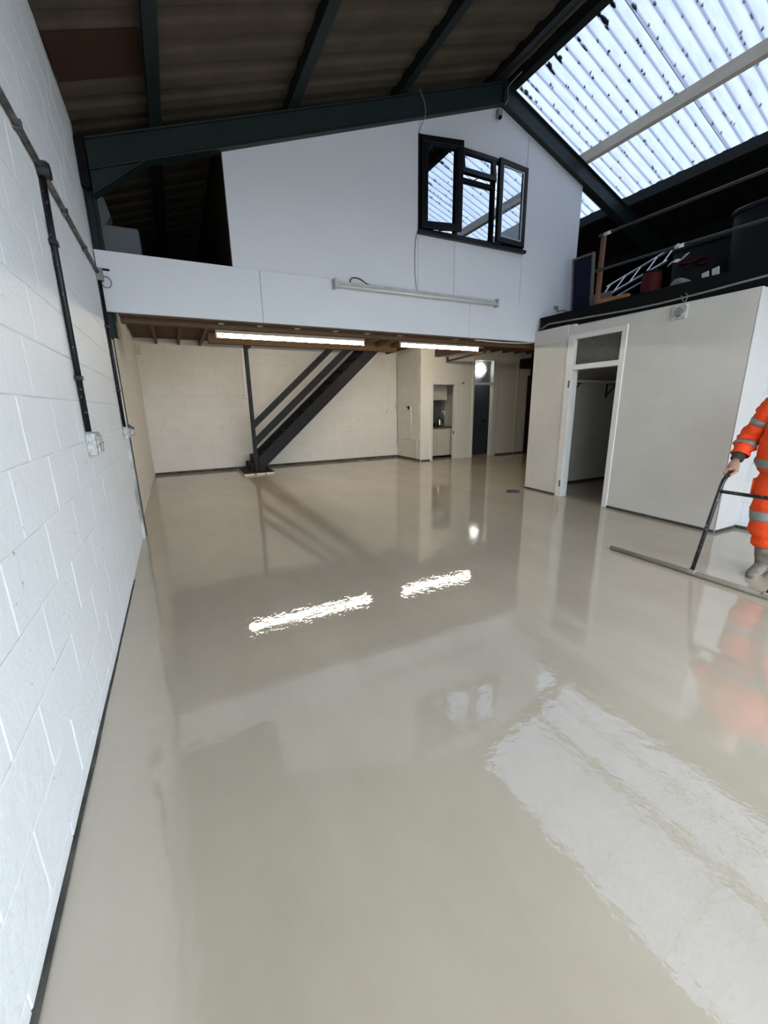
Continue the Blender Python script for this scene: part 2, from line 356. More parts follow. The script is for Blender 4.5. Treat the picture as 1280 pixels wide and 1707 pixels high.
# right wall near entrance
w = struct('wall_right', MB().box(5.623, 5.75, YFRONT, 2.25, 0, 2.45), M_JOINT, 'white painted block wall behind the worker')
lay_blocks(w, BM_W, (5.62, 2.25), (0, -1), 2.25-YFRONT, 2.45, 0.3)
# outer shell that closes the building
struct('wall_far_right', MB().box(XR, XR+0.2, YFRONT, YB+0.2, 0, 4.1), M_ROOFD, 'dark outer wall at the far right side')
fw = MB().box(-0.75, -0.4, YFRONT-0.2, YFRONT, 0, 4.2).box(5.3, XR+0.2, YFRONT-0.2, YFRONT, 0, 4.1)
fw.prism([(-0.75, 3.5), (XR+0.2, 3.5), (XR+0.2, 4.0), (XRIDGE, 5.75), (-0.75, 3.95)], 'xz', YFRONT-0.2, YFRONT)
struct('wall_entrance', fw, M_PANEL, 'entrance wall around the wide open vehicle doorway')

# pier at the end of the left wall
pr = MB().box(XLR-0.02, -0.462, YF+0.02, YF+0.14, 0, 2.13)
tag(pr.build('trim_1', M_JOINT, None, bevel=0.003), 'white plastered nib at the end of the left block wall', 'trim', kind='structure')
tag(MB().box(-0.475, -0.452, YF+0.141, YF+0.165, 0, 2.35).build('shadow_gap_strip', M_FOAM), 'thin dark strip drawn as the shadow gap beside the white plastered nib', 'edging')  # dark strip stands in for the shadow gap at the nib edge

# ------------------------------------------------------------------ edging strips along the walls
def strip(name, pts, h, t, label):
    mb = MB()
    for a, b in zip(pts[:-1], pts[1:]):
        a = Vector((*a, 0)); b = Vector((*b, 0)); d = (b-a).normalized(); nr = Vector((d.y, -d.x, 0))
        M = Matrix((( d.x, nr.x, 0, a.x), (d.y, nr.y, 0, a.y), (0, 0, 1, 0), (0, 0, 0, 1)))
        mb.box(0, (b-a).length, 0, t, 0.0, h, M)
    return tag(mb.build(name, M_FOAM), label, 'edging strip', kind='structure')
mbs = MB()
ys = [YFRONT+0.1*i for i in range(53)]
ringsL = []
for y in ys:
    t = 0.012+0.003*noise.noise(Vector((0, y*3, 0))); h = 0.02*max(0.15, min(1, (2.9-y)/1.6))+0.004*noise.noise(Vector((5, y*4, 0)))
    ringsL.append([(XL-0.01, y, 0.0005), (XL+t, y, 0.0005), (XL+t*0.8, y, h), (XL-0.01, y, h)])
mbs.rings(ringsL)
tag(mbs.build('baseboard_left', M_FOAM), 'dark foam edging strip at the foot of the left white wall', 'edging strip', kind='structure')
strip('baseboard_back', [(XLR+0.01, YB), (5.64, YB)], 0.055, 0.012, 'dark edging strip along the foot of the back wall')
strip('baseboard_return', [(5.65, YB), (5.65, 9.17)], 0.05, 0.012, 'dark edging strip below the white pipe')

# ------------------------------------------------------------------ roof
def corr(name, x0, x1, y0, y1, amp, pitch, zoff, material, parent, seg=14, thick=0.008, shape='sine'):
    """one corrugated sheet, furrows running down the slope; profile along y"""
    n = max(8, int(round((y1-y0)/pitch*seg))); mb = MB(); vs_ = []; fs = []
    def prof(y):
        if shape == 'sine': return amp*math.cos(2*math.pi*y/pitch)
        t = (y/pitch) % 1.0
        return amp*(1 if t < 0.16 or t > 0.84 else (1-(t-0.16)/0.1*1.0 if t < 0.26 else ((t-0.74)/0.1 if t > 0.74 else 0)))
    for dz in ((0, thick) if thick else (0,)):
        for i in range(n+1):
            y = y0+(y1-y0)*i/n
            for x in (x0, x1): vs_.append((x, y, zraf(x)+zoff+prof(y)+dz))
    k = 2*(n+1)
    for i in range(n):
        fs.append((2*i, 2*i+1, 2*i+3, 2*i+2))
        if thick: fs.append((k+2*i, k+2*i+2, k+2*i+3, k+2*i+1))
    return mb.add(vs_, fs).build(name, material, parent, smooth=True)
ceil = thing('ceiling', (0, 0, 0), 'brown corrugated cement sheet roof slope on dark green purlins', 'roof', kind='structure')
nsh = 15; wy = (YB+0.2-YFRONT)/nsh
for i in range(nsh):
    y0 = YFRONT+i*wy
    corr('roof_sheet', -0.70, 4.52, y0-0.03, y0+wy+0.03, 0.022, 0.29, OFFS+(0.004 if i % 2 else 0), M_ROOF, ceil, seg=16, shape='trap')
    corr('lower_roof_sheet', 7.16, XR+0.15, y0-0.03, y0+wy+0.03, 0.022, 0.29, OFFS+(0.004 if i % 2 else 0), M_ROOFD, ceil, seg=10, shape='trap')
# red-brown patch board between purlin and left wall
rb = MB(); a, b = -0.47, 0.13
rb.add([(a, 4.15, zraf(a)+OFFS-0.024), (b, 4.15, zraf(b)+OFFS-0.024), (b, 4.62, zraf(b)+OFFS-0.024), (a, 4.62, zraf(a)+OFFS-0.024),
        (a, 4.15, zraf(a)+OFFS-0.014), (b, 4.15, zraf(b)+OFFS-0.014), (b, 4.62, zraf(b)+OFFS-0.014), (a, 4.62, zraf(a)+OFFS-0.014)],
       [(0, 3, 2, 1), (4, 5, 6, 7), (0, 1, 5, 4), (1, 2, 6, 5), (2, 3, 7, 6), (3, 0, 4, 7)])
o = rb.build('patch_board', M_RED, ceil); o['label'] = 'red-brown board patched against the roof sheets'
# ridge capping above
rc = MB(); rc.prism([(4.12, zraf(4.12)+OFFS+0.05), (XRIDGE, ZAPEX+OFFS+0.09), (4.74, zraf(4.74)+OFFS+0.05), (4.74, zraf(4.74)+OFFS+0.06), (XRIDGE, ZAPEX+OFFS+0.10), (4.12, zraf(4.12)+OFFS+0.06)], 'xz', YFRONT, YB+0.2)
rc.build('ridge_cap', M_ROOFD, ceil)
# jagged underside flashing strip at the ridge
fl = MB(); top = []; bot = []
for i in range(120):
    y = YFRONT+0.11*i; z = 5.56+0.02*noise.noise(Vector((y*5, 0, 0)))
    top.append((4.46, y, z+0.02)); bot.append((4.46+0.01*noise.noise(Vector((y*7, 3, 0))), y, z-0.018-0.02*abs(noise.noise(Vector((y*9, 1, 0))))))
fl.add(top+bot, [(i, i+1, 120+i+1, 120+i) for i in range(119)])
of = fl.build('ridge_flashing', M_GREYWOOD, ceil); sm = of.modifiers.new('solid', 'SOLIDIFY'); sm.thickness = 0.006

# rooflight: each translucent sheet is a part
sky = thing('skylight', (0, 0, 0), 'pale blue translucent corrugated rooflight sheets over the right roof slope', 'skylight')
SKW = 7*PITCH
k = 0; y = YFRONT-0.05
while y < YB+0.1:
    corr('skylight_sheet', 4.50, 7.26, y-0.012, min(y+SKW+0.012, YB+0.2), 0.022, PITCH, OFFS+0.024+(0.006 if k % 2 else 0), M_SKY, sky, seg=12, thick=0)
    y += SKW; k += 1
# moss and leaves lying in the furrows
ms = MB()
for i in range(700):
    yy = PITCH*(math.floor(random.uniform(2.0, 8.0)/PITCH)+0.5+random.uniform(-0.12, 0.12))
    t = random.random(); xx = 4.60+2.5*(t**4.5 if random.random() < 0.6 else t)
    big = 1.0 if xx < 5.0 else 0.5
    cx, cy = xx, yy; zz = zraf(xx)+OFFS+0.024-0.012
    nv = random.randint(5, 8); ph = random.random()*6
    pts = []
    for j in range(nv):
        a_ = ph+2*math.pi*j/nv; rr = random.uniform(0.4, 1.0)
        x_ = cx+math.cos(a_)*rr*random.uniform(0.02, 0.05)*big*(1.6 if xx < 4.95 else 1); y_ = cy+math.sin(a_)*rr*0.017*(1.6 if xx < 4.95 else 1)
        pts.append((x_, y_, zraf(x_)+OFFS+0.024+0.024*math.cos(2*math.pi*y_/PITCH)+0.012))
    ctr = (cx, cy, zz+0.035)
    n0 = len(pts); ms.add(pts+[ctr], [(j, (j+1) % n0, n0) for j in range(n0)]+[list(range(n0))[::-1]])
o = ms.build('moss_litter', M_MOSS, sky); o['kind'] = 'stuff'; o['label'] = 'dark moss and leaf litter caught in the furrows'

# purlins
def purlin(x0, x1, label, material, dep=0.15, zb=0.25, y0=YFRONT, y1=YB, name='roof_purlin', lip=True):
    M = None; p = MB()
    za = zraf(x0)+zb; zc = zraf(x1)+zb
    if lip:   # Z-shaped cold rolled section
        sgn = 1
        p.prism([(x0, za), (x1, zc), (x1, zc+0.02), (x0+0.012, za+0.02), (x0+0.012, za+dep), (x0, za+dep)], 'xz', y0, y1)
        p.prism([(x0+0.012, za+dep-0.01), (x1, zc+dep-0.012), (x1, zc+dep), (x0+0.012, za+dep)], 'xz', y0, y1)
        p.prism([(x1-0.008, zc+0.02), (x1, zc+0.02), (x1, zc+dep-0.012), (x1-0.008, zc+dep-0.012)], 'xz', y0, y1)
    else:
        p.prism([(x0, za), (x1, zc), (x1, zc+dep), (x0, za+dep)], 'xz', y0, y1)
    o = p.build(name, material, bevel=0.003)
    return tag(o, label, 'purlin', 'purlins carrying the roof sheets')
for x0, x1, lb in ((0.147, 0.25, 'dark green steel purlin nearest the left block wall'),
                   (1.485, 1.60, 'dark green steel purlin second from the left wall'),
                   (2.81, 2.92, 'dark green steel purlin third from the left wall'),
                   (4.19, 4.30, 'dark green steel purlin just left of the ridge'),
                   (4.52, 4.60, 'dark green steel purlin along the upper edge of the skylight'),
                   (7.13, 7.21, 'dark steel purlin along the lower edge of the skylight'),
                   (8.35, 8.43, 'dark steel purlin low on the right roof slope above the storage deck')):
    purlin(x0, x1, lb, M_PURLIN)
purlin(6.03, 6.085, 'pale bare timber purlin crossing the middle of the skylight', M_TIMBER, dep=0.142, zb=0.252, name='timber_purlin', lip=False)

# portal frame
pf = thing('portal_frame', (-0.42, YF, 0), 'dark green steel portal frame with sloping rafters above the white gable', 'frame')
def ibeam_slope(x0, x1):
    mb = MB(); D = 0.25; T = 0.014; y0, y1 = YF-0.075, YF+0.06
    def P(x, a, b): return [(x, y0, a)]
    def slab(zlo, zhi, ya, yb):
        vs_ = []
        for x in (x0, x1):
            for y in (ya, yb):
                for z in (zlo, zhi): vs_.append((x, y, zraf(x)+z))
        mb.add(vs_, [(0, 1, 3, 2), (4, 6, 7, 5), (0, 4, 5, 1), (2, 3, 7, 6), (0, 2, 6, 4), (1, 5, 7, 3)])
    slab(0, T, y0, y1); slab(D-T, D, y0, y1); slab(T, D-T, (y0+y1)/2-0.035, (y0+y1)/2-0.02)
    return mb
ibeam_slope(-0.40, XRIDGE).build('rafter', M_STEEL, pf, bevel=0.003)
ibeam_slope(XRIDGE, XR-0.05).build('rafter', M_STEEL, pf, bevel=0.003)
# apex plate and haunch
MB().prism([(XRIDGE-0.02, ZAPEX-0.01), (XRIDGE+0.02, ZAPEX-0.01), (XRIDGE+0.02, ZAPEX+0.26), (XRIDGE-0.02, ZAPEX+0.26)], 'xz', YF-0.08, YF+0.06).build('apex_plate', M_STEEL, pf)
hn = MB().prism([(-0.40, 3.36), (-0.40, zraf(-0.40)), (0.08, zraf(0.08))], 'xz', YF-0.045, YF-0.03)
hn.add([(-0.40, YF-0.075, 3.36), (0.08, YF-0.075, zraf(0.08)), (0.08, YF+0.06, zraf(0.08)), (-0.40, YF+0.06, 3.36),
        (-0.40, YF-0.075, 3.374), (0.08, YF-0.075, zraf(0.08)+0.012), (0.08, YF+0.06, zraf(0.08)+0.012), (-0.40, YF+0.06, 3.374)],
       [(0, 3, 2, 1), (4, 5, 6, 7), (0, 1, 5, 4), (1, 2, 6, 5), (2, 3, 7, 6), (3, 0, 4, 7)])
hn.build('haunch', M_STEEL, pf, bevel=0.002)
cl = MB().box(-0.41, -0.396, YF+0.022, YF+0.135, 2.14, 3.70).box(-0.485, -0.475, YF+0.022, YF+0.135, 2.14, 3.70).box(-0.475, -0.41, YF+0.07, YF+0.085, 2.14, 3.70)
cl.build('column', M_STEEL, pf, bevel=0.002)
MB().box(XR-0.2, XR-0.02, YF-0.06, YF+0.06, 0, 3.75).build('column', M_STEEL, pf)
# black strip standing in for the shade of the gap between wall and frame
tag(MB().box(XL-0.002, -0.415, YF-0.055, YF+0.01, 3.42, 3.80).build('trim_gap_shade', M_BLACK), 'black strip drawn as the dark gap between the left wall and the green frame', 'trim', kind='structure')

# ------------------------------------------------------------------ gable wall with boards
gw = thing('wall_gable', (0, 0, 0), 'white boarded gable wall of the upper room above the mezzanine edge', 'wall', kind='structure')
G0, G1, W0, W1, WZ0, WZ1 = 0.784, 6.104, 3.135, 4.945, 3.61, 4.665
ZF1 = 2.915
def gp(poly, dy=0.0): MB().prism(poly, 'xz', YF+dy, YF+0.05).build('wall_panel', M_PANEL, gw, bevel=0.002)
zt = lambda x: zraf(x)+0.01
g = 0.002
gp([(G0, ZF1), (W0-g, ZF1), (W0-g, zt(W0)), (G0, zt(G0))])
gp([(W0+g, WZ1), (W1-g, WZ1), (W1-g, zt(W1)), (XRIDGE, zt(XRIDGE)), (W0+g, zt(W0))], 0.003)
gp([(W0+g, ZF1), (3.72-g, ZF1), (3.72-g, WZ0), (W0+g, WZ0)], 0.003)
gp([(3.72+g, ZF1), (W1-g, ZF1), (W1-g, WZ0), (3.72+g, WZ0)], 0.001)
gp([(W1+g, ZF1), (G1, ZF1), (G1, zt(G1)), (W1+g, zt(W1))], 0.0)
bk = MB().prism([(G0+0.01, ZF1), (W0, ZF1), (W0, zt(W0)), (G0+0.01, zt(G0+0.01))], 'xz', YF+0.05, YF+0.09)
bk.prism([(W1, ZF1), (G1-0.01, ZF1), (G1-0.01, zt(G1)), (W1, zt(W1))], 'xz', YF+0.05, YF+0.09)
bk.prism([(W0, ZF1), (W1, ZF1), (W1, WZ0), (W0, WZ0)], 'xz', YF+0.05, YF+0.09)
bk.prism([(W0, WZ1), (W1, WZ1), (W1, zt(W1)), (XRIDGE, zt(XRIDGE)), (W0, zt(W0))], 'xz', YF+0.05, YF+0.09)
bk.build('backing', M_DARKW, gw)
# side walls of the upper room; the right one, unseen, added to block light
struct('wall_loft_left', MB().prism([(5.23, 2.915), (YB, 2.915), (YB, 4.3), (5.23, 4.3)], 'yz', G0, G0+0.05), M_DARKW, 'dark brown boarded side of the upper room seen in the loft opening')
struct('wall_loft_right_blocker', MB().prism([(5.26, 2.915), (YB, 2.915), (YB, 4.6), (5.26, 4.6)], 'yz', G1-0.06, G1-0.01), M_PANEL, 'unseen white side wall added to the upper room so the storage side stays dark')

# mezzanine edge boards
fa = thing('wall_mezzanine_edge', (0, 0, 0), 'deep white boarded edge of the mezzanine floor', 'wall', kind='structure')
for a, b in ((XL+0.005, 1.06), (1.06, 4.0), (4.0, 6.12)):
    MB().box(a+0.0015, b-0.0015, YF-0.022, YF+0.02, 2.372, ZF1).build('edge_board', M_PANEL, fa, bevel=0.003)
# floor deck of the mezzanine with stair opening
dk = MB().box(XLR, 6.12, YF+0.02, 9.40, 2.885, 2.913).box(XLR, 1.5, 9.40, YB, 2.885, 2.913).box(5.0, XR, 9.40, YB, 2.885, 2.913).box(6.12, XR, YF, 9.40, 2.885, 2.913)
struct('floor_mezzanine', dk, M_DECKU, 'brown boarded mezzanine floor seen from below', 'floor')
jm = None
JX = [-0.13+0.42*i for i in range(23)]
jproto = MB().box(-0.024, 0.024, YF+0.305, 9.288, 2.775, 2.884).mesh('floor_joist'); jproto.materials.append(M_JOIST)
jshort = MB().box(-0.024, 0.024, YF+0.305, YB-0.002, 2.775, 2.884).mesh('floor_joist_long'); jshort.materials.append(M_JOIST)
for i, x in enumerate(JX):
    if x > 9.2: break
    long_ = x < 0.76 or 5.05 < x < 5.6
    me = jshort if long_ else jproto
    if x > 5.66 and not long_:
        me = bpy.data.meshes.get('floor_joist_right')
        if me is None:
            me = MB().box(-0.024, 0.024, YF+0.305, 9.14, 2.775, 2.884).mesh('floor_joist_right'); me.materials.append(M_JOIST)
    o = bpy.data.objects.new('floor_joist', me); COL.objects.link(o); o.location = (x, 0, 0)
    n_ = ['first', 'second', 'third', 'fourth', 'fifth', 'sixth', 'seventh', 'eighth', 'ninth', 'tenth', 'eleventh', 'twelfth', 'thirteenth', 'fourteenth', 'fifteenth', 'sixteenth', 'seventeenth', 'eighteenth', 'nineteenth', 'twentieth', 'twenty-first', 'twenty-second', 'twenty-third'][i]
    tag(o, 'brown timber joist under the mezzanine, %s from the left wall' % n_, 'joist', 'mezzanine floor joists')
tag(MB().box(-0.37, 6.0, YF+0.20, YF+0.30, 2.318, 2.774).build('edge_beam', M_JOIST, bevel=0.004), 'long brown timber beam just behind the white mezzanine edge', 'beam')
tag(MB().box(-0.37, 6.0, YF+0.03, YF+0.10, 2.36, 2.40).build('edge_ledger', M_DECKU), 'thin dark brown ledger along the bottom of the mezzanine edge', 'beam')
for x, lb in ((0.62, 'leftmost'), (1.05, 'second'), (1.50, 'third'), (2.0, 'fourth'), (2.45, 'fifth'), (2.95, 'sixth'), (3.9, 'seventh'), (4.3, 'eighth'), (4.75, 'ninth')):
    tag(MB().box(x-0.028, x+0.028, YF+0.10, YF+0.20, 2.36, 2.395).build('timber_cleat', M_TIMBER), 'small pale timber cleat under the mezzanine edge, %s of the row' % lb, 'cleat', 'pale cleats under the mezzanine edge')
tr = MB().box(0.80, 5.05, 9.29, 9.415, 2.69, 2.884)
tag(tr.build('stair_trimmer', M_JOIST, bevel=0.003), 'dark brown trimmer beam in front of the stair opening', 'beam')

# ------------------------------------------------------------------ gable window
wn = thing('window_1', (W0, YF, WZ0), 'black framed gable window with its left casement swung open', 'window', kind='structure')
yA, yB_ = YF-0.015, YF+0.055
fr = MB(); t = 0.045
fr.box(W0, W1, yA, yB_, WZ1-t, WZ1).box(W0, W1, yA, yB_, WZ0, WZ0+t).box(W0, W0+t, yA, yB_, WZ0+t, WZ1-t).box(W1-t, W1, yA, yB_, WZ0+t, WZ1-t)
fr.box(3.705, 3.75, yA, yB_, WZ0+t, WZ1-t).box(4.325, 4.37, yA, yB_, WZ0+t, WZ1-t).box(3.75, 4.325, yA, yB_, 4.29, 4.335)
fr.build('window_frame', M_UPVC, wn, bevel=0.004)
MB().box(W0-0.012, W1+0.02, YF-0.065, YF+0.01, WZ0-0.035, WZ0+0.004).build('window_sill', M_UPVC, wn, bevel=0.005)
def sash(name, w_, h_, M, stile=0.07, bead=True, handle=None):
    s_ = MB().box(0, w_, -0.025, 0.025, 0, stile, M).box(0, w_, -0.025, 0.025, h_-stile, h_, M).box(0, stile, -0.025, 0.025, stile, h_-stile, M).box(w_-stile, w_, -0.025, 0.025, stile, h_-stile, M)
    o = s_.build(name, M_UPVC, wn, bevel=0.004)
    MB().box(stile-0.004, w_-stile+0.004, -0.004, 0.004, stile-0.004, h_-stile+0.004, M).build('pane', M_GLASS, o)
    if bead:
        b = 0.012; a0, a1, c0, c1 = stile, w_-stile, stile, h_-stile
        MB().box(a0, a1, -0.018, -0.004, c0, c0+b, M).box(a0, a1, -0.018, -0.004, c1-b, c1, M).box(a0, a0+b, -0.018, -0.004, c0+b, c1-b, M).box(a1-b, a1, -0.018, -0.004, c0+b, c1-b, M).build('glazing_bead', M_BEAD if bead == 2 else M_UPVC, o)
    if handle:
        MB().box(handle-0.012, handle+0.012, 0.025, 0.045, h_/2-0.05, h_/2+0.05, M).box(handle-0.05, handle+0.012, 0.045, 0.06, h_/2-0.01, h_/2+0.012, M).build('handle', M_UPVC, o)
    return o
th = math.radians(12.5)
M1 = Matrix.Translation((3.165, YF-0.035, WZ0+0.028)) @ Matrix.Rotation(-th, 4, 'Z')
s1 = sash('casement', 0.555, 1.0, M1, handle=0.52)
M2 = Matrix.Translation((W1-0.028, YF-0.035, WZ0+0.03)) @ Matrix.Rotation(math.radians(4.5), 4, 'Z') @ Matrix.Translation((-0.555, 0, 0))
s2 = sash('casement', 0.555, 0.995, M2, bead=2)
M3 = Matrix.Translation((3.735, YF-0.03, 4.64)) @ Matrix.Rotation(math.radians(-9), 4, 'X') @ Matrix.Translation((0, 0, -0.30))
sash('top_vent', 0.585, 0.30, M3, stile=0.055)
MB().box(3.745, 4.33, YF+0.01, YF+0.018, WZ0+0.04, 4.295).build('pane', M_GLASS, wn)
# stays
MB().tube([(3.45, YF, WZ0+0.05), (3.60, YF-0.08, WZ0+0.055)], 0.006, 6).tube([(3.30, YF, WZ0+0.05), (3.52, YF-0.06, WZ0+0.05)], 0.006, 6).build('casement_stay', M_BLACK, wn)
MB().tube([(4.02, YF+0.01, 4.345), (4.05, YF-0.06, 4.355)], 0.008, 6).build('vent_stay', M_BLACK, wn)

# ------------------------------------------------------------------ office block on the right (slightly out of square)
OO = Vector((5.312, 5.15, 0)); od = Vector((-0.0415, -0.99914, 0)); on = Vector((0.99914, -0.0415, 0))
OM = Matrix(((od.x, on.x, 0, OO.x), (od.y, on.y, 0, OO.y), (0, 0, 1, 0), (0, 0, 0, 1)))   # local: along wall, into office, up
OL = 2.925; D0, D1 = 0.765, 1.553; OH = 2.475
ow = MB().box(0, D0, 0, 0.10, 0, 2.515, OM).box(D1, OL, 0, 0.10, 0, OH, OM).box(D0, D1, 0, 0.10, 2.335, OH, OM)
wo = struct('wall_office', ow, M_PLASTER, 'grubby off-white office wall with the open doorway')
MB().box(0.0, 0.66, -0.012, 0, 2.30, 2.52, OM).build('cover_board', M_PLASTER, wo, bevel=0.002)
MB().box(D1+0.06, OL, -0.004, 0, 2.335, OH, OM).build('cover_board', M_PLASTER, wo, bevel=0.001)
struct('wall_office_end', MB().box((OM @ Vector((OL, 0, 0))).x+0.0005, 5.64, (OM @ Vector((OL, 0, 0))).y-0.012, (OM @ Vector((OL, 0, 0))).y-0.005, 0, OH).box((OM @ Vector((OL, 0, 0))).x+0.1, 5.64, (OM @ Vector((OL, 0, 0))).y-0.005, (OM @ Vector((OL, 0, 0))).y+0.06, 0, OH), M_ENDW, 'bright white end wall of the office facing the entrance')
struct('wall_office_back', MB().box(5.40, 8.5, 5.06, 5.14, 0, 2.46), M_PLASTER, 'grey inner back wall of the office seen through the doorway')
struct('wall_office_side', MB().box(8.0, 8.08, 2.2, 5.06, 0, 2.46), M_PLASTER, 'inner side wall of the office')
struct('wall_office_front', MB().box(5.64, 8.0, 2.25, 2.33, 0, 2.46), M_PLASTER, 'inner front wall of the office')
struct('ceiling_office', MB().box(5.32, XR, 2.26, 5.16, 2.476, 2.50), M_PLASTER, 'office ceiling board', 'ceiling')
# door lining
dr = thing('door_1', OM @ Vector((D0, 0, 0)), 'white doorway lining with glazed fanlight in the office wall', 'doorway', kind='structure')
lin = MB().box(D0-0.085, D0+0.03, -0.02, 0.115, 0, 2.37, OM).box(D1-0.03, D1+0.045, -0.02, 0.115, 0, 2.37, OM).box(D0+0.03, D1-0.03, -0.02, 0.115, 2.30, 2.37, OM)
lin.build('door_frame', M_TRIMW, dr, bevel=0.006)
MB().box(D0+0.03, D1-0.03, -0.015, 0.11, 1.885, 1.955, OM).build('transom_rail', M_TRIMW, dr, bevel=0.005)
MB().box(D0+0.03, D1-0.03, 0.045, 0.055, 1.955, 2.30, OM).build('fanlight_pane', M_WIRED, dr)
for z in (1.69, 0.21):
    MB().box(D0-0.012, D0+0.012, -0.026, -0.018, z-0.05, z+0.05, OM).build('hinge_plate', M_GREYWOOD, dr)
for a, b in ((0.0, D0-0.085), (D1+0.045, OL)):
    mb = MB().box(a, b, -0.014, 0.0, 0.0, 0.03, OM)
    tag(mb.build('baseboard_office', M_FOAM), 'dark edging strip along the office wall %s the doorway' % ('left of' if a == 0 else 'right of'), 'edging strip', kind='structure')
P = OM @ Vector((OL, 0, 0))
strip('baseboard_office_end', [(P.x, P.y-0.012), (5.63, P.y-0.012), ], 0.03, 0.014, 'dark edging strip along the white end of the office')
strip('baseboard_right', [(5.62, 2.22), (5.62, YFRONT)], 0.035, 0.012, 'dark edging strip at the foot of the wall behind the worker')
strip('baseboard_office_back', [(5.42, 5.06), (8.0, 5.06)], 0.04, 0.012, 'dark edging strip inside the office')
# shelf in office
sf = thing('wall_shelf', (6.6, 5.05, 1.76), 'white wall shelf on a dark bracket seen through the office doorway', 'shelf')
MB().box(5.45, 7.9, 4.80, 5.055, 1.745, 1.785).build('shelf_board', M_TRIMW, sf, bevel=0.003)
for x in (6.1, 7.05):
    MB().box(x-0.012, x+0.012, 5.045, 5.058, 1.50, 1.745).box(x-0.010, x+0.010, 4.84, 5.05, 1.733, 1.745).prism([(5.05, 1.52), (5.05, 1.55), (4.88, 1.735), (4.86, 1.735)], 'yz', x-0.006, x+0.006).build('bracket', M_BLACK, sf)
# vent grille on office wall
vg = thing('wall_vent', OM @ Vector((2.21, 0, 2.39)), 'small square beige extractor vent high on the office wall', 'vent')
MB().box(2.125, 2.285, -0.035, 0.0, 2.31, 2.455, OM).build('housing', M_OLDPLAST, vg, bevel=0.006)
MB().tube([OM @ Vector((2.205, -0.036, 2.382)), OM @ Vector((2.205, -0.042, 2.382))], 0.048, 18).build('fan_ring', M_GREYWOOD, vg)
for z in (2.355, 2.37, 2.385, 2.40, 2.415):
    MB().box(2.16, 2.25, -0.048, -0.042, z-0.003, z+0.003, OM).build('slat', M_OLDPLAST, vg)

# ------------------------------------------------------------------ storage deck over the office
struct('floor_storage', MB().box(5.40, XR, YFRONT, YF-0.005, 2.66, 2.70), M_BLACK, 'black storage deck above the office', 'floor')
tag(MB().box(5.335, 5.40, YFRONT, YF-0.08, 2.49, 2.715).box(5.325, 5.335, YFRONT, YF-0.08, 2.69, 2.715).box(5.325, 5.335, YFRONT, YF-0.08, 2.49, 2.505).build('deck_edge_beam', M_BLACK, bevel=0.003),
    'black steel edge beam of the storage deck above the office', 'beam')
bp_ = thing('rail_post', (5.37, 4.14, 2.70), 'brown wooden post at the end of the storage deck rails', 'post')
MB().box(5.345, 5.395, 4.115, 4.165, 2.70, 3.55).build('post', M_BROWNW, bp_, bevel=0.004)
MB().tube([(5.344, 4.14, 3.15), (5.336, 4.14, 3.15)], 0.012, 8).build('bolt', M_BLACK, bp_)
def rail(z0, z1, label, tapey):
    r_ = thing('guard_rail', (5.34, 4.13, z0), label, 'rail', 'storage deck guard rails')
    MB().tube([(5.322, 4.17, z0), (5.322, YFRONT, z0+(z1-z0)*3.6)], 0.019, 10).build('rail_tube', M_RAIL, r_, smooth=True)
    f = (4.17-tapey)/(4.17-YFRONT); zt_ = z0+(z1-z0)*3.6*f
    MB().tube([(5.322, tapey+0.05, zt_), (5.322, tapey-0.05, zt_)], 0.021, 10).build('tape', M_TAPE, r_, smooth=True)
rail(3.545, 3.53, 'upper dark tube guard rail of the storage deck', 4.05)
rail(3.13, 3.10, 'lower dark tube guard rail of the storage deck', 3.12)
cb = [(5.32, 5.05, 2.55), (5.318, 4.9, 2.60), (5.318, 4.3, 2.575), (5.318, 3.6, 2.548), (5.318, 3.27, 2.545), (5.318, 2.8, 2.56), (5.318, 2.2, 2.59), (5.318, YFRONT, 2.60)]
tag(MB().tube(cb, 0.012, 8).build('deck_cable', M_GREYP, smooth=True), 'grey cable sagging along the black edge of the storage deck', 'cable')
lp = [(5.31, 3.02, 2.58), (5.30, 2.99, 2.52), (5.305, 2.96, 2.50), (5.30, 2.94, 2.56), (5.31, 2.98, 2.60)]
tag(MB().tube(lp, 0.006, 6).build('cable_loop', M_GREYP, smooth=True), 'thin grey cable loop hanging beside the office vent', 'cable')
# items on the deck
bp = thing('framed_panel', (5.9, 4.8, 2.70), 'navy blue panel in a grey wooden frame standing by the gable wall', 'panel')
Mp = Matrix.Translation((5.88, 4.60, 2.70)) @ Matrix.Rotation(math.radians(92), 4, 'Z') @ Matrix.Rotation(math.radians(-5), 4, 'X')
MB().box(0.03, 0.33, 0.0, 0.02, 0.03, 0.82, Mp).build('panel_board', M_BLUEP, bp)
MB().box(0, 0.03, -0.015, 0.03, 0, 0.86, Mp).box(0.33, 0.36, -0.015, 0.03, 0, 0.86, Mp).box(0.03, 0.33, -0.015, 0.03, 0.83, 0.86, Mp).box(0.03, 0.33, -0.015, 0.03, 0, 0.03, Mp).build('panel_frame', M_GREYWOOD, bp, bevel=0.003)
MB().tube([Mp @ Vector((0.24, -0.03, 0.45)), Mp @ Vector((0.25, -0.03, 0.64)), Mp @ Vector((0.08, -0.03, 0.66))], 0.008, 6).build('metal_bracket', M_ALU, bp)
MB().box(0.08, 0.13, -0.02, 0.0, 0.55, 0.76, Mp).build('paper_label', M_GREYP, bp)
ld = thing('aluminium_ladder', (5.75, 4.1, 2.72), 'aluminium ladder lying tilted on the storage deck behind the brown post', 'ladder')
A0 = Vector((5.82, 4.52, 2.86)); A1 = Vector((6.02, 3.66, 3.20)); dv = (A1-A0); up_ = Vector((0.25, 0.02, 0.24)); 
B0 = A0+up_; B1 = A1+up_*0.95
def lbar(a, b, w_=0.018, h_=0.032):
    return MB().tube([a, b], w_, 4)
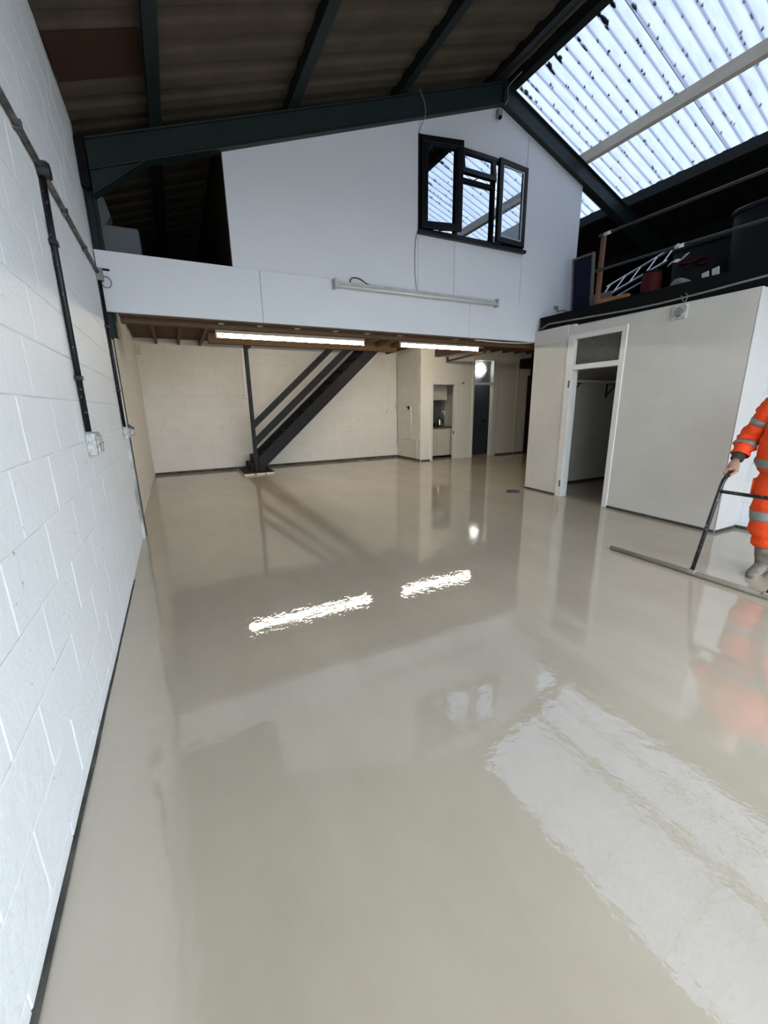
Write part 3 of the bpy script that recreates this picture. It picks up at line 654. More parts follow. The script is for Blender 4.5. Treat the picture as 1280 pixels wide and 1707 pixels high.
lbar(A0, A1).build('stile', M_ALU, ld); lbar(B0, B1).build('stile', M_ALU, ld)
lbar(A0+Vector((0.05, 0.02, -0.07)), A0+dv*0.72+Vector((0.05, 0.02, -0.07)), 0.012).build('stile', M_ALU, ld)
for f in (0.06, 0.28, 0.5, 0.72, 0.94):
    a = A0+dv*f; b = B0+(B1-B0)*f
    MB().tube([a, b], 0.012, 6).build('rung', M_ALU, ld)
pk = MB().box(-0.19, 0.19, -0.035, 0.035, 0.0, 0.095, Matrix.Translation((5.50, 3.98, 2.70)) @ Matrix.Rotation(math.radians(97), 4, 'Z'))
tag(pk.build('pine_offcut', M_ORANGEW, bevel=0.004), 'short orange pine offcut lying under the ladder', 'timber')
cd = MB().box(-0.16, 0.16, -0.01, 0.01, 0, 0.22, Matrix.Translation((5.66, 4.28, 2.702)) @ Matrix.Rotation(math.radians(95), 4, 'Z') @ Matrix.Rotation(math.radians(-20), 4, 'X'))
tag(cd.build('brown_board', M_GREYWOOD, bevel=0.002), 'small brown board leaning behind the pine offcut', 'board')
rd = thing('red_drum', (5.90, 3.76, 2.70), 'dark red plastic drum among the stored items', 'drum')
MB().lathe([(0.10, 0.0), (0.115, 0.02), (0.118, 0.30), (0.105, 0.34), (0.105, 0.36)], (5.90, 3.76, 2.70), 20).build('drum_body', M_REDP, rd, autosmooth=True)
MB().lathe([(0.110, 0.36), (0.112, 0.385), (0.09, 0.39)], (5.90, 3.76, 2.70), 20).build('lid', M_BLACK, rd, autosmooth=True)
bgm = MB(); rr_ = []
for i in range(13):
    t = i/12; y = 3.28-0.31*t; rad = 0.085*math.sin(math.pi*min(1, t*1.1+0.06))**0.6*(1-0.55*t)+0.004
    rr_.append([(5.53+math.cos(2*math.pi*j/16)*rad*1.2*(1+0.12*noise.noise(Vector((j*0.7, i*0.5, 0)))), y, 2.70+rad*0.85+math.sin(2*math.pi*j/16)*rad*0.85*(1+0.15*noise.noise(Vector((j*0.9, i*0.6, 4))))) for j in range(16)])
bgm.rings(rr_)
tag(bgm.build('white_sack', M_BAG, smooth=True), 'crumpled greyish white sack lying at the front of the storage deck', 'sack')
for (y, h, lb) in ((2.89, 0.11, 'small grey-white card tilted beside the sack'), (2.79, 0.13, 'narrow white card standing right of the sack')):
    tag(MB().box(-0.035, 0.035, -0.006, 0.006, 0, h, Matrix.Translation((5.50, y, 2.70)) @ Matrix.Rotation(math.radians(80), 4, 'Z') @ Matrix.Rotation(math.radians(10), 4, 'Y')).build('card_scrap', M_TAPE), lb, 'card')
cl_ = MB(); cr = []
for i in range(9):
    t = i/8; p0 = Vector((5.90, 3.58-0.20*t, 3.09+0.06*t+0.02*math.sin(t*7))); wv = Vector((0.12, 0.02, 0.05))
    cr.append([p0+Vector((0, 0, 0.012)), p0+wv+Vector((0, 0, 0.012)), p0+wv, p0])
cl_.rings(cr)
tag(cl_.build('white_strip', M_TAPE), 'bent off-white strip leaning on the dark heap', 'strip')
cl_ = MB(); cr = []
for i in range(9):
    t = i/8; p0 = Vector((6.10, 3.57-0.30*t, 3.118+0.012*t+0.012*math.sin(t*9))); wv = Vector((0.16, 0.0, 0.02))
    cr.append([p0+Vector((0, 0, 0.02)), p0+wv+Vector((0, 0, 0.025)), p0+wv, p0])
cl_.rings(cr)
tag(cl_.build('red_cloth', M_REDP), 'dark red cloth draped over the dark heap', 'cloth')
hp = MB()
rr_ = []
for i in range(10):
    t = i/9; rad = (1-t**2.2)**0.5*0.36+0.01
    rr_.append([(6.24+math.cos(2*math.pi*j/18)*rad*0.7*(1+0.2*noise.noise(Vector((math.cos(j*.35)*2, i*0.6, 1)))), 3.42+0.75*math.sin(2*math.pi*j/18)*rad*(1+0.2*noise.noise(Vector((math.sin(j*.35)*2, i*0.6, 7)))), 2.70+0.42*t) for j in range(18)])
hp.rings(rr_)
tag(hp.build('dark_tarpaulin_heap', M_BLACK, smooth=True), 'black tarpaulin heap under the red cloth', 'tarpaulin')
def tank(name, cx, cy, lx, ly, h, label, taper=0.06):
    tk = thing(name, (cx, cy, 2.70), label, 'tank')
    def ring(k, z, s=0.0):
        pts = []; n_ = 32
        for j in range(n_):
            a_ = 2*math.pi*j/n_; c_, s_ = math.cos(a_), math.sin(a_); e = 0.45
            pts.append((cx+math.copysign(abs(c_)**e, c_)*(lx*k+s), cy+math.copysign(abs(s_)**e, s_)*(ly*k+s), 2.70+z))
        return pts
    MB().rings([ring(1-taper, 0), ring(1-taper*0.9, 0.03), ring(1, h-0.05), ring(0.99, h-0.03)]).build('tank_body', M_TANK, tk, autosmooth=True)
    MB().rings([ring(1, h-0.05, 0.02), ring(1, h-0.02, 0.022), ring(1, h, 0.01), ring(0.9, h+0.012)]).build('tank_rim', M_TANK, tk, autosmooth=True)
tank('water_tank', 6.45, 2.55, 0.42, 0.52, 0.84, 'large rounded black plastic water tank at the right of the storage deck')
tank('water_tank', 6.95, 3.60, 0.36, 0.42, 0.80, 'lower black plastic tank standing behind the large rounded tank')

# ------------------------------------------------------------------ loft, upper left
lb_ = MB().box(-0.52, -0.09, 6.20, 6.60, 2.914, 3.50)
tag(lb_.build('loft_box', M_LOFTBOX, bevel=0.03), 'grey box standing in the dark loft opening above the left wall', 'box')
tag(MB().prism([(-0.53, 3.50), (-0.44, 3.50), (-0.36, 3.62), (-0.40, 3.80), (-0.53, 3.80)], 'xz', 6.3, 6.5).build('loft_bracket', M_LOFTBOX), 'grey upright piece on top of the loft box', 'bracket')

# ------------------------------------------------------------------ kitchen and toilet wall under the mezzanine
YK = 9.15
KD0, KD1, WD0, WD1 = 6.00, 6.735, 7.31, 8.02
kw = MB().box(5.65, KD0, YK, YK+0.1, 0, 2.884).box(KD1, WD0, YK, YK+0.1, 0, 2.884).box(WD1, XR, YK, YK+0.1, 0, 2.884)
kw.box(KD0, KD1, YK, YK+0.1, 1.945, 2.884).box(WD0, WD1, YK, YK+0.1, 2.575, 2.884)
struct('wall_kitchen', kw, M_KWALL, 'cream partition wall with the kitchenette and toilet doorways')
k2 = thing('door_2', (KD0, YK, 0), 'white framed doorless opening into the kitchenette', 'doorway', kind='structure')
MB().box(KD0-0.055, KD0+0.02, YK-0.02, YK+0.11, 0, 2.0).box(KD1-0.02, KD1+0.075, YK-0.02, YK+0.11, 0, 2.0).box(KD0+0.02, KD1-0.02, YK-0.02, YK+0.11, 1.935, 2.0).build('door_frame', M_TRIMW, k2, bevel=0.006)
MB().box(KD1-0.028, KD1-0.020, YK+0.0, YK+0.05, 0.66, 0.74).build('strike_plate', M_GREYWOOD, k2)
d3 = thing('door_3', (WD0, YK, 0), 'tall white framed toilet doorway with a lit fanlight and blue-grey door', 'door', kind='structure')
MB().box(WD0-0.04, WD0+0.02, YK-0.02, YK+0.11, 0, 2.61).box(WD1-0.045, WD1+0.13, YK-0.02, YK+0.11, 0, 2.61).box(WD0+0.02, WD1-0.045, YK-0.02, YK+0.11, 2.565, 2.61).build('door_frame', M_TRIMW, d3, bevel=0.006)
MB().box(WD0+0.02, WD1-0.045, YK-0.01, YK+0.10, 1.94, 2.0).build('transom_rail', M_TRIMW, d3, bevel=0.005)
MB().box(WD0+0.02, WD1-0.045, YK+0.045, YK+0.055, 2.0, 2.565).build('fanlight_pane', M_FROST, d3)
dl = MB().box(7.20, 8.35, YK+0.50, YK+0.54, 0.015, 1.99).build('door_leaf', M_BLUEDOOR, d3, bevel=0.004)
MB().box(7.22, 8.30, YK+0.488, YK+0.50, 0.28, 0.31).build('kick_rail', M_BLUEDOOR, dl, bevel=0.004)
hd = MB().tube([(8.13, YK+0.50, 0.95), (8.13, YK+0.45, 0.95), (7.99, YK+0.445, 0.955)], 0.011, 8).box(8.11, 8.15, YK+0.488, YK+0.50, 0.90, 1.0)
hd.build('lever_handle', M_BLACK, dl, bevel=0.002)
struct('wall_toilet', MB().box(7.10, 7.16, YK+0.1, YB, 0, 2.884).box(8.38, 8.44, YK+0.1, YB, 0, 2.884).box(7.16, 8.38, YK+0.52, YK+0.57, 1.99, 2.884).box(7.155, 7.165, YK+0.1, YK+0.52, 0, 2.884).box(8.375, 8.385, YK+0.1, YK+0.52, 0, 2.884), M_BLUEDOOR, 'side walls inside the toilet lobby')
blb = thing('ceiling_bulb', (7.77, YK+0.34, 2.884), 'glowing bulb behind the frosted fanlight over the toilet door', 'bulb')
MB().lathe([(0.02, 0.10), (0.08, 0.08), (0.12, 0.02), (0.12, -0.06), (0.085, -0.13), (0.02, -0.17)], (7.77, YK+0.34, 2.40), 16).build('bulb_glass', M_BULB, blb, smooth=True)
MB().tube([(7.77, YK+0.34, 2.50), (7.77, YK+0.34, 2.884)], 0.012, 8).build('flex', M_PLASTIC, blb)
# partition cover batten, strips
tag(MB().box(8.855, 8.89, YK-0.012, YK, 0, 2.70).build('trim_3', M_TRIMW, bevel=0.003), 'white joint cover strip on the cream partition', 'trim', kind='structure')
strip('baseboard_kitchen', [(WD1+0.13, YK), (XR, YK)], 0.04, 0.012, 'dark edging strip below the cream partition beside the toilet door')
strip('baseboard_kitchen_left', [(5.66, YK), (KD0-0.055, YK)], 0.035, 0.012, 'dark edging strip left of the kitchenette opening')
tag(MB().box(9.22, 9.34, 6.4, 9.12, 0, 2.2).build('black_door_panel', M_BLACK, bevel=0.005), 'tall black panel standing at the far right of the cream partition', 'panel')
bx_ = thing('wall_unit', (8.65, 8.5, 2.33), 'black box unit mounted high beside the office corner', 'unit')
MB().box(8.52, 8.95, 8.35, 8.75, 2.34, 2.59).build('unit_body', M_BLACK, bx_, bevel=0.01)
MB().box(8.47, 8.60, 8.30, 8.36, 2.325, 2.35).box(8.485, 8.52, 8.4, 8.5, 2.38, 2.5).build('unit_bracket', M_BLACK, bx_)
MB().tube([(8.9, 8.5, 2.34), (8.9, 8.5, 0.0)], 0.04, 10).build('drop_pipe', M_BLACK, bx_)
# kitchenette
struct('wall_kitchenette', MB().box(5.72, 7.1, YB-0.012, YB, 0, 2.884).box(7.05, 7.1, YK+0.1, YB-0.012, 0, 2.884).box(5.72, 7.05, YK+0.1, YB-0.012, 2.5, 2.53), M_KWALL, 'inner walls of the kitchenette')
bu = thing('base_cabinet', (6.45, 9.50, 0), 'cream kitchen base cabinet in the kitchenette', 'cabinet')
MB().box(5.74, 6.94, 9.52, 10.08, 0.06, 0.80).build('cabinet_body', M_UNIT, bu)
for a, b in ((5.745, 6.40), (6.405, 6.938)):
    MB().box(a, b, 9.50, 9.52, 0.07, 0.795).build('cabinet_door', M_UNIT, bu, bevel=0.003)
MB().box(5.74, 6.94, 9.56, 9.60, 0.0, 0.06).build('plinth', M_BLACK, bu)
tag(MB().box(5.73, 6.96, 9.47, 10.09, 0.802, 0.842).build('worktop', M_WORKTOP, bevel=0.006), 'brown kitchen worktop above the cream base cabinet', 'worktop')
cu = thing('wall_cupboard', (6.4, 9.8, 1.55), 'cream wall cupboard above the kitchenette worktop', 'cupboard')
MB().box(5.74, 6.80, 9.66, 10.08, 1.56, 2.15).build('cupboard_body', M_UNIT, cu)
MB().box(5.745, 6.30, 9.64, 9.66, 1.565, 2.145).build('cupboard_door', M_UNIT, cu, bevel=0.003)
MB().box(6.305, 6.795, 9.64, 9.66, 1.565, 2.145).build('cupboard_door', M_UNIT, cu, bevel=0.003)
sp_ = struct('wall_splashback', MB().box(5.72, 7.05, 10.09, 10.10, 0.842, 1.60), M_GROUT, 'grey tiled splashback behind the worktop')
tme = MB().box(-0.072, 0.072, -0.008, 0, -0.072, 0.072).mesh('splash_tile'); tme.materials.append(M_TILE)
for i in range(8):
    for j in range(5): inst(tme, 'tile', sp_, (5.80+0.15*i, 10.09, 0.92+0.15*j))
kt = thing('kettle', (6.62, 9.72, 0.842), 'steel and black electric kettle on the worktop', 'kettle')
MB().lathe([(0.07, 0.02), (0.078, 0.04), (0.066, 0.18), (0.055, 0.215), (0.05, 0.22)], (6.62, 9.72, 0.842), 24).build('kettle_body', M_CHROME, kt, autosmooth=True)
MB().lathe([(0.075, 0), (0.078, 0.02), (0.05, 0.021)], (6.62, 9.72, 0.842), 24).build('kettle_base', M_BLACK, kt, autosmooth=True)
MB().lathe([(0.05, 0.22), (0.035, 0.237), (0.012, 0.245)], (6.62, 9.72, 0.842), 24).build('lid', M_BLACK, kt, autosmooth=True)
MB().tube([(6.66, 9.72, 1.06), (6.72, 9.72, 1.05), (6.74, 9.72, 0.97), (6.70, 9.72, 0.90)], 0.012, 8).build('kettle_handle', M_BLACK, kt, smooth=True)
tag(MB().lathe([(0.045, 0), (0.05, 0.10), (0.046, 0.105), (0.04, 0.02)], (6.45, 9.75, 0.842), 18).build('mug', M_BLACK, autosmooth=True), 'black mug on the worktop left of the kettle', 'mug')
ks = thing('kitchen_socket', (6.88, 10.08, 1.2), 'white double socket on the dark splashback', 'socket')
MB().box(6.93, 7.04, 10.055, 10.081, 1.15, 1.26).build('socket_plate', M_PLASTIC, ks, bevel=0.004)
MB().box(6.935, 6.965, 10.03, 10.055, 1.17, 1.22).build('plug', M_BLACK, ks, bevel=0.004)
tag(MB().tube([(6.90, 9.90, 0.842+0.005), (6.93, 9.96, 0.90), (6.945, 10.02, 1.05), (6.95, 10.035, 1.17)], 0.006, 6).build('kettle_lead', M_BLACK, smooth=True), 'black lead hanging from the socket behind the worktop', 'lead')
# latch stub right of kitchenette frame
tag(MB().tube([(6.93, YK-0.01, 1.99), (6.96, YK-0.05, 1.98)], 0.018, 8).tube([(6.96, YK-0.05, 1.98), (6.90, YK-0.06, 1.955)], 0.010, 8).build('wall_hook', M_GREYP), 'grey metal hook beside the top of the kitchenette frame', 'hook')
# brown pipe rail under ceiling
pp = thing('brown_pipe', (6.2, 8.1, 2.5), 'brown steel pipe hanging below the mezzanine near the kitchenette', 'pipe')
MB().tube([(6.38, 9.05, 2.50), (6.05, 7.25, 2.50)], 0.026, 10).build('pipe_run', M_RUST, pp, smooth=True)
MB().tube([(6.38, 9.05, 2.47), (6.38, 9.05, 2.60)], 0.03, 10).build('pipe_end', M_RUST, pp, smooth=True)
MB().tube([(6.05, 7.25, 2.48), (6.05, 7.25, 2.77)], 0.03, 10).build('hanger', M_RUST, pp, smooth=True)
tag(MB().box(6.05, 6.17, 7.3, 9.14, 2.60, 2.77).build('ceiling_beam', M_RUST, bevel=0.004), 'reddish brown beam running back to the kitchenette wall', 'beam')

# ------------------------------------------------------------------ fluorescent lights
def lit_light(x0, x1, y, z, label):
    t_ = thing('fluorescent_light', ((x0+x1)/2, y, z+0.10), label, 'light', 'lit fluorescent battens below the mezzanine')
    MB().box(x0, x1, y-0.035, y+0.035, z+0.04, z+0.10).build('batten', M_LITBAT, t_, bevel=0.004)
    for x in (x0+0.01, x1-0.01):
        MB().box(x-0.012, x+0.012, y-0.018, y+0.018, z-0.03, z+0.045).build('lamp_holder', M_LITBAT, t_, bevel=0.003)
    MB().tube([(x0+0.022, y, z), (x1-0.022, y, z)], 0.019, 12).build('tube', M_TUBE, t_, smooth=True)
    for f in (0.15, 0.85):
        xx = x0+(x1-x0)*f
        MB().tube([(xx, y, z+0.10), (xx, y, 2.884)], 0.006, 6).build('suspension_rod', M_GREYP, t_)
lit_light(0.74, 3.25, 7.22, 2.515, 'long lit fluorescent tube in front of the staircase')
lit_light(3.99, 5.86, 7.22, 2.525, 'shorter lit fluorescent tube in front of the kitchenette')
ul = thing('unlit_fluorescent_light', (3.19, YF-0.05, 2.87), 'long dusty unlit fluorescent batten fixed across the white mezzanine edge', 'light')
MB().box(1.94, 4.44, YF-0.075, YF-0.023, 2.845, 2.89).build('batten', M_BATTEN, ul, bevel=0.004)
for x in (1.935, 4.445):
    MB().box(x-0.014, x+0.014, YF-0.11, YF-0.023, 2.80, 2.91).build('lamp_holder', M_BATTEN, ul, bevel=0.004)
MB().tube([(1.95, YF-0.09, 2.835), (4.43, YF-0.09, 2.835)], 0.018, 10).build('tube', M_TUBEOFF, ul, smooth=True)
def wire(name, pts, r, m_, label, cat='cable', sub=6):
    P_ = [Vector(p) for p in pts]; out = []
    for i in range(len(P_)-1):
        p0, p1, p2, p3 = P_[max(i-1, 0)], P_[i], P_[i+1], P_[min(i+2, len(P_)-1)]
        for s_ in range(sub):
            t = s_/sub
            out.append(0.5*((2*p1)+(-p0+p2)*t+(2*p0-5*p1+4*p2-p3)*t*t+(-p0+3*p1-3*p2+p3)*t**3))
    out.append(P_[-1])
    return tag(MB().tube(out, r, 6).build(name, m_, smooth=True), label, cat)
wire('lamp_lead', [(2.15, YF-0.03, 2.90), (2.17, YF-0.03, 2.95), (2.27, YF-0.03, 2.955), (2.38, YF-0.03, 2.905), (2.42, YF-0.03, 2.90)], 0.006, M_BLACK, 'short black lead looping above the unlit batten')
wire('window_cable', [(3.12, YF-0.008, 3.60), (3.09, YF-0.008, 3.45), (3.085, YF-0.008, 3.15), (3.10, YF-0.01, 3.0), (3.11, YF-0.03, 2.895)], 0.004, M_GREYP, 'thin cable running from the window corner down to the batten')
wire('rafter_cable', [(3.10, YF-0.085, 5.05), (3.17, YF-0.085, 4.93), (3.18, YF-0.08, 4.80), (3.16, YF-0.012, 4.73), (3.14, YF-0.012, 4.66)], 0.004, M_GREYP, 'thin cable dropping from the green rafter to the window')
wire('apex_cable', [(4.50, 4.9, 5.5), (4.44, YF-0.10, 5.42), (4.45, YF-0.10, 5.30), (4.40, YF-0.095, 5.22)], 0.006, M_GREYP, 'thin grey cable hanging down at the roof apex')
sn = thing('sensor_light', (4.36, YF-0.02, 5.13), 'small grey sensor box under the apex of the gable', 'sensor')
MB().box(4.33, 4.40, YF-0.06, YF, 5.10, 5.19).build('housing', M_GREYP, sn, bevel=0.008)
MB().sphere((4.365, YF-0.05, 5.10), 0.025, 0.025, 0.025, 12, 8).build('lens', M_BLACK, sn, smooth=True)
wire('edge_cable', [(5.70, YF-0.03, 2.90), (5.76, YF-0.04, 2.86), (5.84, YF-0.04, 2.88), (5.95, YF-0.04, 2.87), (6.02, YF-0.04, 2.83), (6.03, YF-0.05, 2.74)], 0.008, M_GREYP, 'grey cable trailing from the mezzanine edge towards the storage deck')
MBx = MB().box(5.66, 5.74, YF-0.05, YF-0.022, 2.885, 2.93)
tag(MBx.build('cable_clip', M_GREYP, bevel=0.004), 'small grey clip at the right end of the mezzanine edge', 'clip')
wire('ceiling_cable', [(4.0, YF+0.02, 2.40), (4.15, YF+0.04, 2.365), (4.5, YF+0.03, 2.345), (5.0, YF+0.03, 2.35), (5.3, YF+0.02, 2.37)], 0.008, M_PLASTIC, 'white cable drooping under the mezzanine edge')

# ------------------------------------------------------------------ staircase
YS0, YS1 = 9.43, 10.30   # near and far stringers
st = thing('staircase', (1.6, 9.45, 0), 'black open-tread steel staircase rising against the back wall', 'staircase')
def slope_bar(x0, z0, x1, z1, hv, y0, y1):
    return MB().prism([(x0, z0), (x1, z1), (x1, z1+hv), (x0, z0+hv)], 'xz', y0, y1)
SS = 0.888
zs_ = lambda x, z0: z0+SS*(x-1.58)
for (a, b) in ((YS0, YS0+0.05), (YS1, YS1+0.05)):
    MB().prism([(1.58, 0.03), (1.74, 0.145), (4.72, zs_(4.72, 0.0)), (4.72, zs_(4.72, 0.33)), (1.58, 0.33)], 'xz', a, b).build('stringer', M_STAIR, st, bevel=0.004)
MB().prism([(1.56, zs_(1.56, 1.01)), (3.45, zs_(3.45, 1.01)), (3.45, zs_(3.45, 1.18)), (1.56, zs_(1.56, 1.18))], 'xz', YS0, YS0+0.04).build('handrail', M_STAIR, st, bevel=0.004)
MB().prism([(1.56, zs_(1.56, 0.625)), (3.90, zs_(3.90, 0.625)), (3.90, zs_(3.90, 0.82)), (1.56, zs_(1.56, 0.82))], 'xz', YS0, YS0+0.04).build('mid_rail', M_STAIR, st, bevel=0.004)
MB().box(1.49, 1.57, YS0-0.008, YS0+0.07, 0.0, 2.884).build('newel_post', M_STAIR, st, bevel=0.006)
MB().prism([(1.57, 2.69), (1.66, 2.69), (1.57, 2.62)], 'xz', YS0, YS0+0.02).build('head_gusset', M_STAIR, st)
MB().box(1.60, 1.71, YS0+0.01, YS0+0.10, 0.0, 0.16).build('foot_block', M_STAIR, st, bevel=0.004)
NT = 13
for i in range(NT):
    z = 0.235*(i+1)-0.03; x = 1.60+(z-0.30)/SS
    if z > 2.75: break
    MB().box(x, x+0.23, YS0+0.05, YS1, z-0.035, z).build('tread', M_TREAD, st, bevel=0.004)
# lowest step block on its base boards
MB().box(1.42, 1.66, YS0+0.10, YS1+0.03, 0.05, 0.20).build('bottom_step', M_TREAD, st, bevel=0.01)
MB().box(1.53, 1.75, YS0+0.25, YS1+0.03, 0.20, 0.36).build('second_step', M_TREAD, st, bevel=0.01)
MB().box(1.22, 1.86, 9.235, YB-0.02, 0.036, 0.05).build('base_mat', M_TREAD, st)
for a, b in ((1.215, 1.44), (1.46, 1.66), (1.68, 1.86)):
    MB().box(a, b, 9.20, 9.46, 0.0, 0.036).build('base_board', M_TIMBER, st, bevel=0.003)
MB().box(1.215, 1.40, 9.46, YB-0.03, 0.0, 0.036).build('base_board', M_TIMBER, st, bevel=0.003)

# ------------------------------------------------------------------ conduits, boxes and sockets on the left wall
def tube_thing(name, runs, r, m_, label, fittings=(), saddles=()):
    t_ = thing(name, runs[0][0], label, 'conduit')
    for p in runs: MB().tube(p, r, 10).build('conduit_run', m_, t_, smooth=True)
    for p in saddles: MB().tube([Vector(p)-Vector((0, 0, 0.012)), Vector(p)+Vector((0, 0, 0.012))], r*1.45, 10).box(XL, p[0], p[1]-0.035, p[1]+0.035, p[2]-0.008, p[2]+0.008).build('saddle', m_, t_)
    return t_
cx_ = XL+0.018
cr1 = thing('conduit', (cx_, 3.2, 2.68), 'paint-splashed horizontal conduit high along the left wall', 'conduit')
MB().tube([(cx_, YFRONT, 2.685), (cx_, 5.06, 2.70)], 0.0145, 10).build('conduit_run', M_SPLASH, cr1, smooth=True)
for y in (2.75, 3.7, 4.4): MB().box(XL, cx_+0.018, y-0.012, y+0.012, 2.672, 2.712).build('saddle', M_SPLASH, cr1)
cr2 = thing('conduit', (cx_, 3.15, 2.65), 'black vertical conduit dropping to the crusted socket box on the left wall', 'conduit')
MB().tube([(cx_, 3.13, 2.66), (cx_, 3.09, 2.40), (cx_, 3.03, 1.30)], 0.0165, 10).build('conduit_run', M_CONDUIT, cr2, smooth=True)
for z, y in ((2.32, 3.085), (1.61, 3.048)): MB().box(XL, cx_+0.02, y-0.03, y+0.03, z-0.012, z+0.012).build('saddle', M_CONDUIT, cr2)
cr3 = thing('conduit', (cx_, 5.10, 2.65), 'black vertical conduit at the corner below the mezzanine edge', 'conduit')
MB().tube([(cx_, 5.10, 2.64), (cx_, 5.06, 1.26)], 0.0165, 10).build('conduit_run', M_CONDUIT, cr3, smooth=True)
for z in (2.22, 1.62): MB().box(XL, cx_+0.02, 5.05, 5.11, z-0.012, z+0.012).build('saddle', M_CONDUIT, cr3)
jb = MB().tube([(XL, 3.14, 2.685), (XL+0.05, 3.14, 2.685)], 0.045, 14).tube([(XL+0.05, 3.14, 2.685), (XL+0.058, 3.14, 2.685)], 0.038, 14)
tag(jb.build('junction_box', M_BLACKS, autosmooth=True), 'round black junction box where the conduits meet on the left wall', 'junction box')
tb = thing('terminal_box', (XL, 5.10, 2.68), 'grey splashed box with a cable loop at the mezzanine corner', 'junction box')
MB().box(XL, XL+0.055, 5.06, 5.135, 2.63, 2.74).build('box_body', M_GREYP, tb, bevel=0.005)
MB().tube([(XL+0.04, 5.10, 2.65)]+[(XL+0.07+0.042*math.cos(a_), 5.12, 2.63+0.05*math.sin(a_)) for a_ in [2.6-0.45*i for i in range(13)]], 0.005, 6).build('cable_loop', M_GREYP, tb, smooth=True)
MB().box(XL+0.05, XL+0.11, 5.125, 5.145, 2.735, 2.75).build('bracket', M_BLACK, tb)
def crusty(name, c, s, label):
    mb = MB(); mb.box(c[0], c[0]+s[0], c[1]-s[1]/2, c[1]+s[1]/2, c[2]-s[2]/2, c[2]+s[2]/2)
    t_ = thing(name, c, label, 'socket')
    mb.build('box_body', M_OLDPLAST, t_, bevel=0.012)
    MB().box(c[0]+s[0], c[0]+s[0]+0.012, c[1]-s[1]*0.40, c[1]+s[1]*0.38, c[2]-s[2]*0.42, c[2]+s[2]*0.36).build('cover', M_OLDPLAST, t_, bevel=0.006)
    for k_ in (-1, 1): MB().tube([(c[0]+s[0]+0.010, c[1]+k_*s[1]*0.3, c[2]), (c[0]+s[0]+0.016, c[1]+k_*s[1]*0.3, c[2])], 0.006, 8).build('screw', M_GREYWOOD, t_)
crusty('socket_box', (XL, 3.10, 1.225), (0.05, 0.22, 0.135), 'paint-crusted socket box below the long black conduit on the left wall')
crusty('socket_box', (XL, 5.06, 1.20), (0.045, 0.11, 0.115), 'small white socket box at the end of the left wall')
pf_ = thing('pipe_fitting', (XLR, 5.6, 1.25), 'old crusted pipe fitting sticking out of the recessed left wall', 'fitting')
MB().tube([(XLR, 5.62, 1.26), (XLR+0.05, 5.62, 1.26), (XLR+0.11, 5.50, 1.22)], 0.018, 8).build('pipe_stub', M_GREYWOOD, pf_, smooth=True)
MB().tube([(XLR, 5.62, 1.26), (XLR+0.02, 5.62, 1.26)], 0.05, 12).build('flange', M_OLDPLAST, pf_)
MB().sphere((-0.45, 5.33, 1.185), 0.05, 0.04, 0.05, 10, 7).build('filler_lump', M_OLDPLAST, pf_, smooth=True)
# back wall sockets
def bsock(x, z, ztop, label, w_=0.028):
    t_ = thing('wall_socket', (x, YB, z), label, 'socket')
    MB().box(x-0.075, x+0.075, YB-0.04, YB, z-0.05, z+0.05).build('socket_plate', M_PLASTIC, t_, bevel=0.006)
    MB().box(x-w_/2, x+w_/2, YB-0.02, YB, z+0.05, ztop).build('trunking', M_PLASTIC, t_, bevel=0.003)
    for k_ in (-0.03, 0.03): MB().box(x+k_-0.01, x+k_+0.01, YB-0.045, YB-0.04, z+0.012, z+0.028).build('switch', M_GREYP, t_)
bsock(1.60, 1.70, 2.78, 'white socket below thick trunking on the back wall left of the stair post', 0.07)
bsock(5.37, 1.29, 2.78, 'white socket below thin trunking on the back wall right of the staircase', 0.02)
tag(MB().box(XLR, XLR+0.10, YB-0.06, YB, 2.55, 2.73).build('corner_bracket', M_TIMBER, bevel=0.004), 'small timber block in the top left corner of the back wall', 'block')
# pipe and socket on return wall
rp = thing('white_pipe', (5.64, 9.6, 0.5), 'white painted pipe with a square loop low on the return wall', 'pipe')
MB().tube([(5.635, 9.60, 1.28), (5.635, 9.60, 0.55)], 0.014, 8).build('riser', M_PLASTIC, rp, smooth=True)
MB().tube([(5.635, 10.02, 0.54), (5.635, 9.34, 0.55), (5.635, 9.31, 0.52), (5.635, 9.31, 0.03)], 0.013, 8).build('loop', M_PLASTIC, rp, smooth=True)
rs = thing('return_socket', (5.64, 9.75, 1.36), 'double socket with black plugs on the return wall beside the kitchenette', 'socket')
MB().box(5.61, 5.65, 9.62, 9.80, 1.30, 1.40).build('socket_plate', M_PLASTIC, rs, bevel=0.005)
MB().box(5.57, 5.61, 9.63, 9.69, 1.33, 1.41).box(5.58, 5.61, 9.70, 9.79, 1.385, 1.405).build('plug', M_BLACK, rs, bevel=0.004)
wire('corner_cable', [(5.63, YB-0.02, 2.7), (5.64, YB-0.02, 1.7), (5.60, YB-0.02, 1.45), (5.64, YB-0.02, 1.2), (5.63, YB-0.02, 0.3)], 0.006, M_GREYP, 'thin cable down the corner between back wall and return wall')

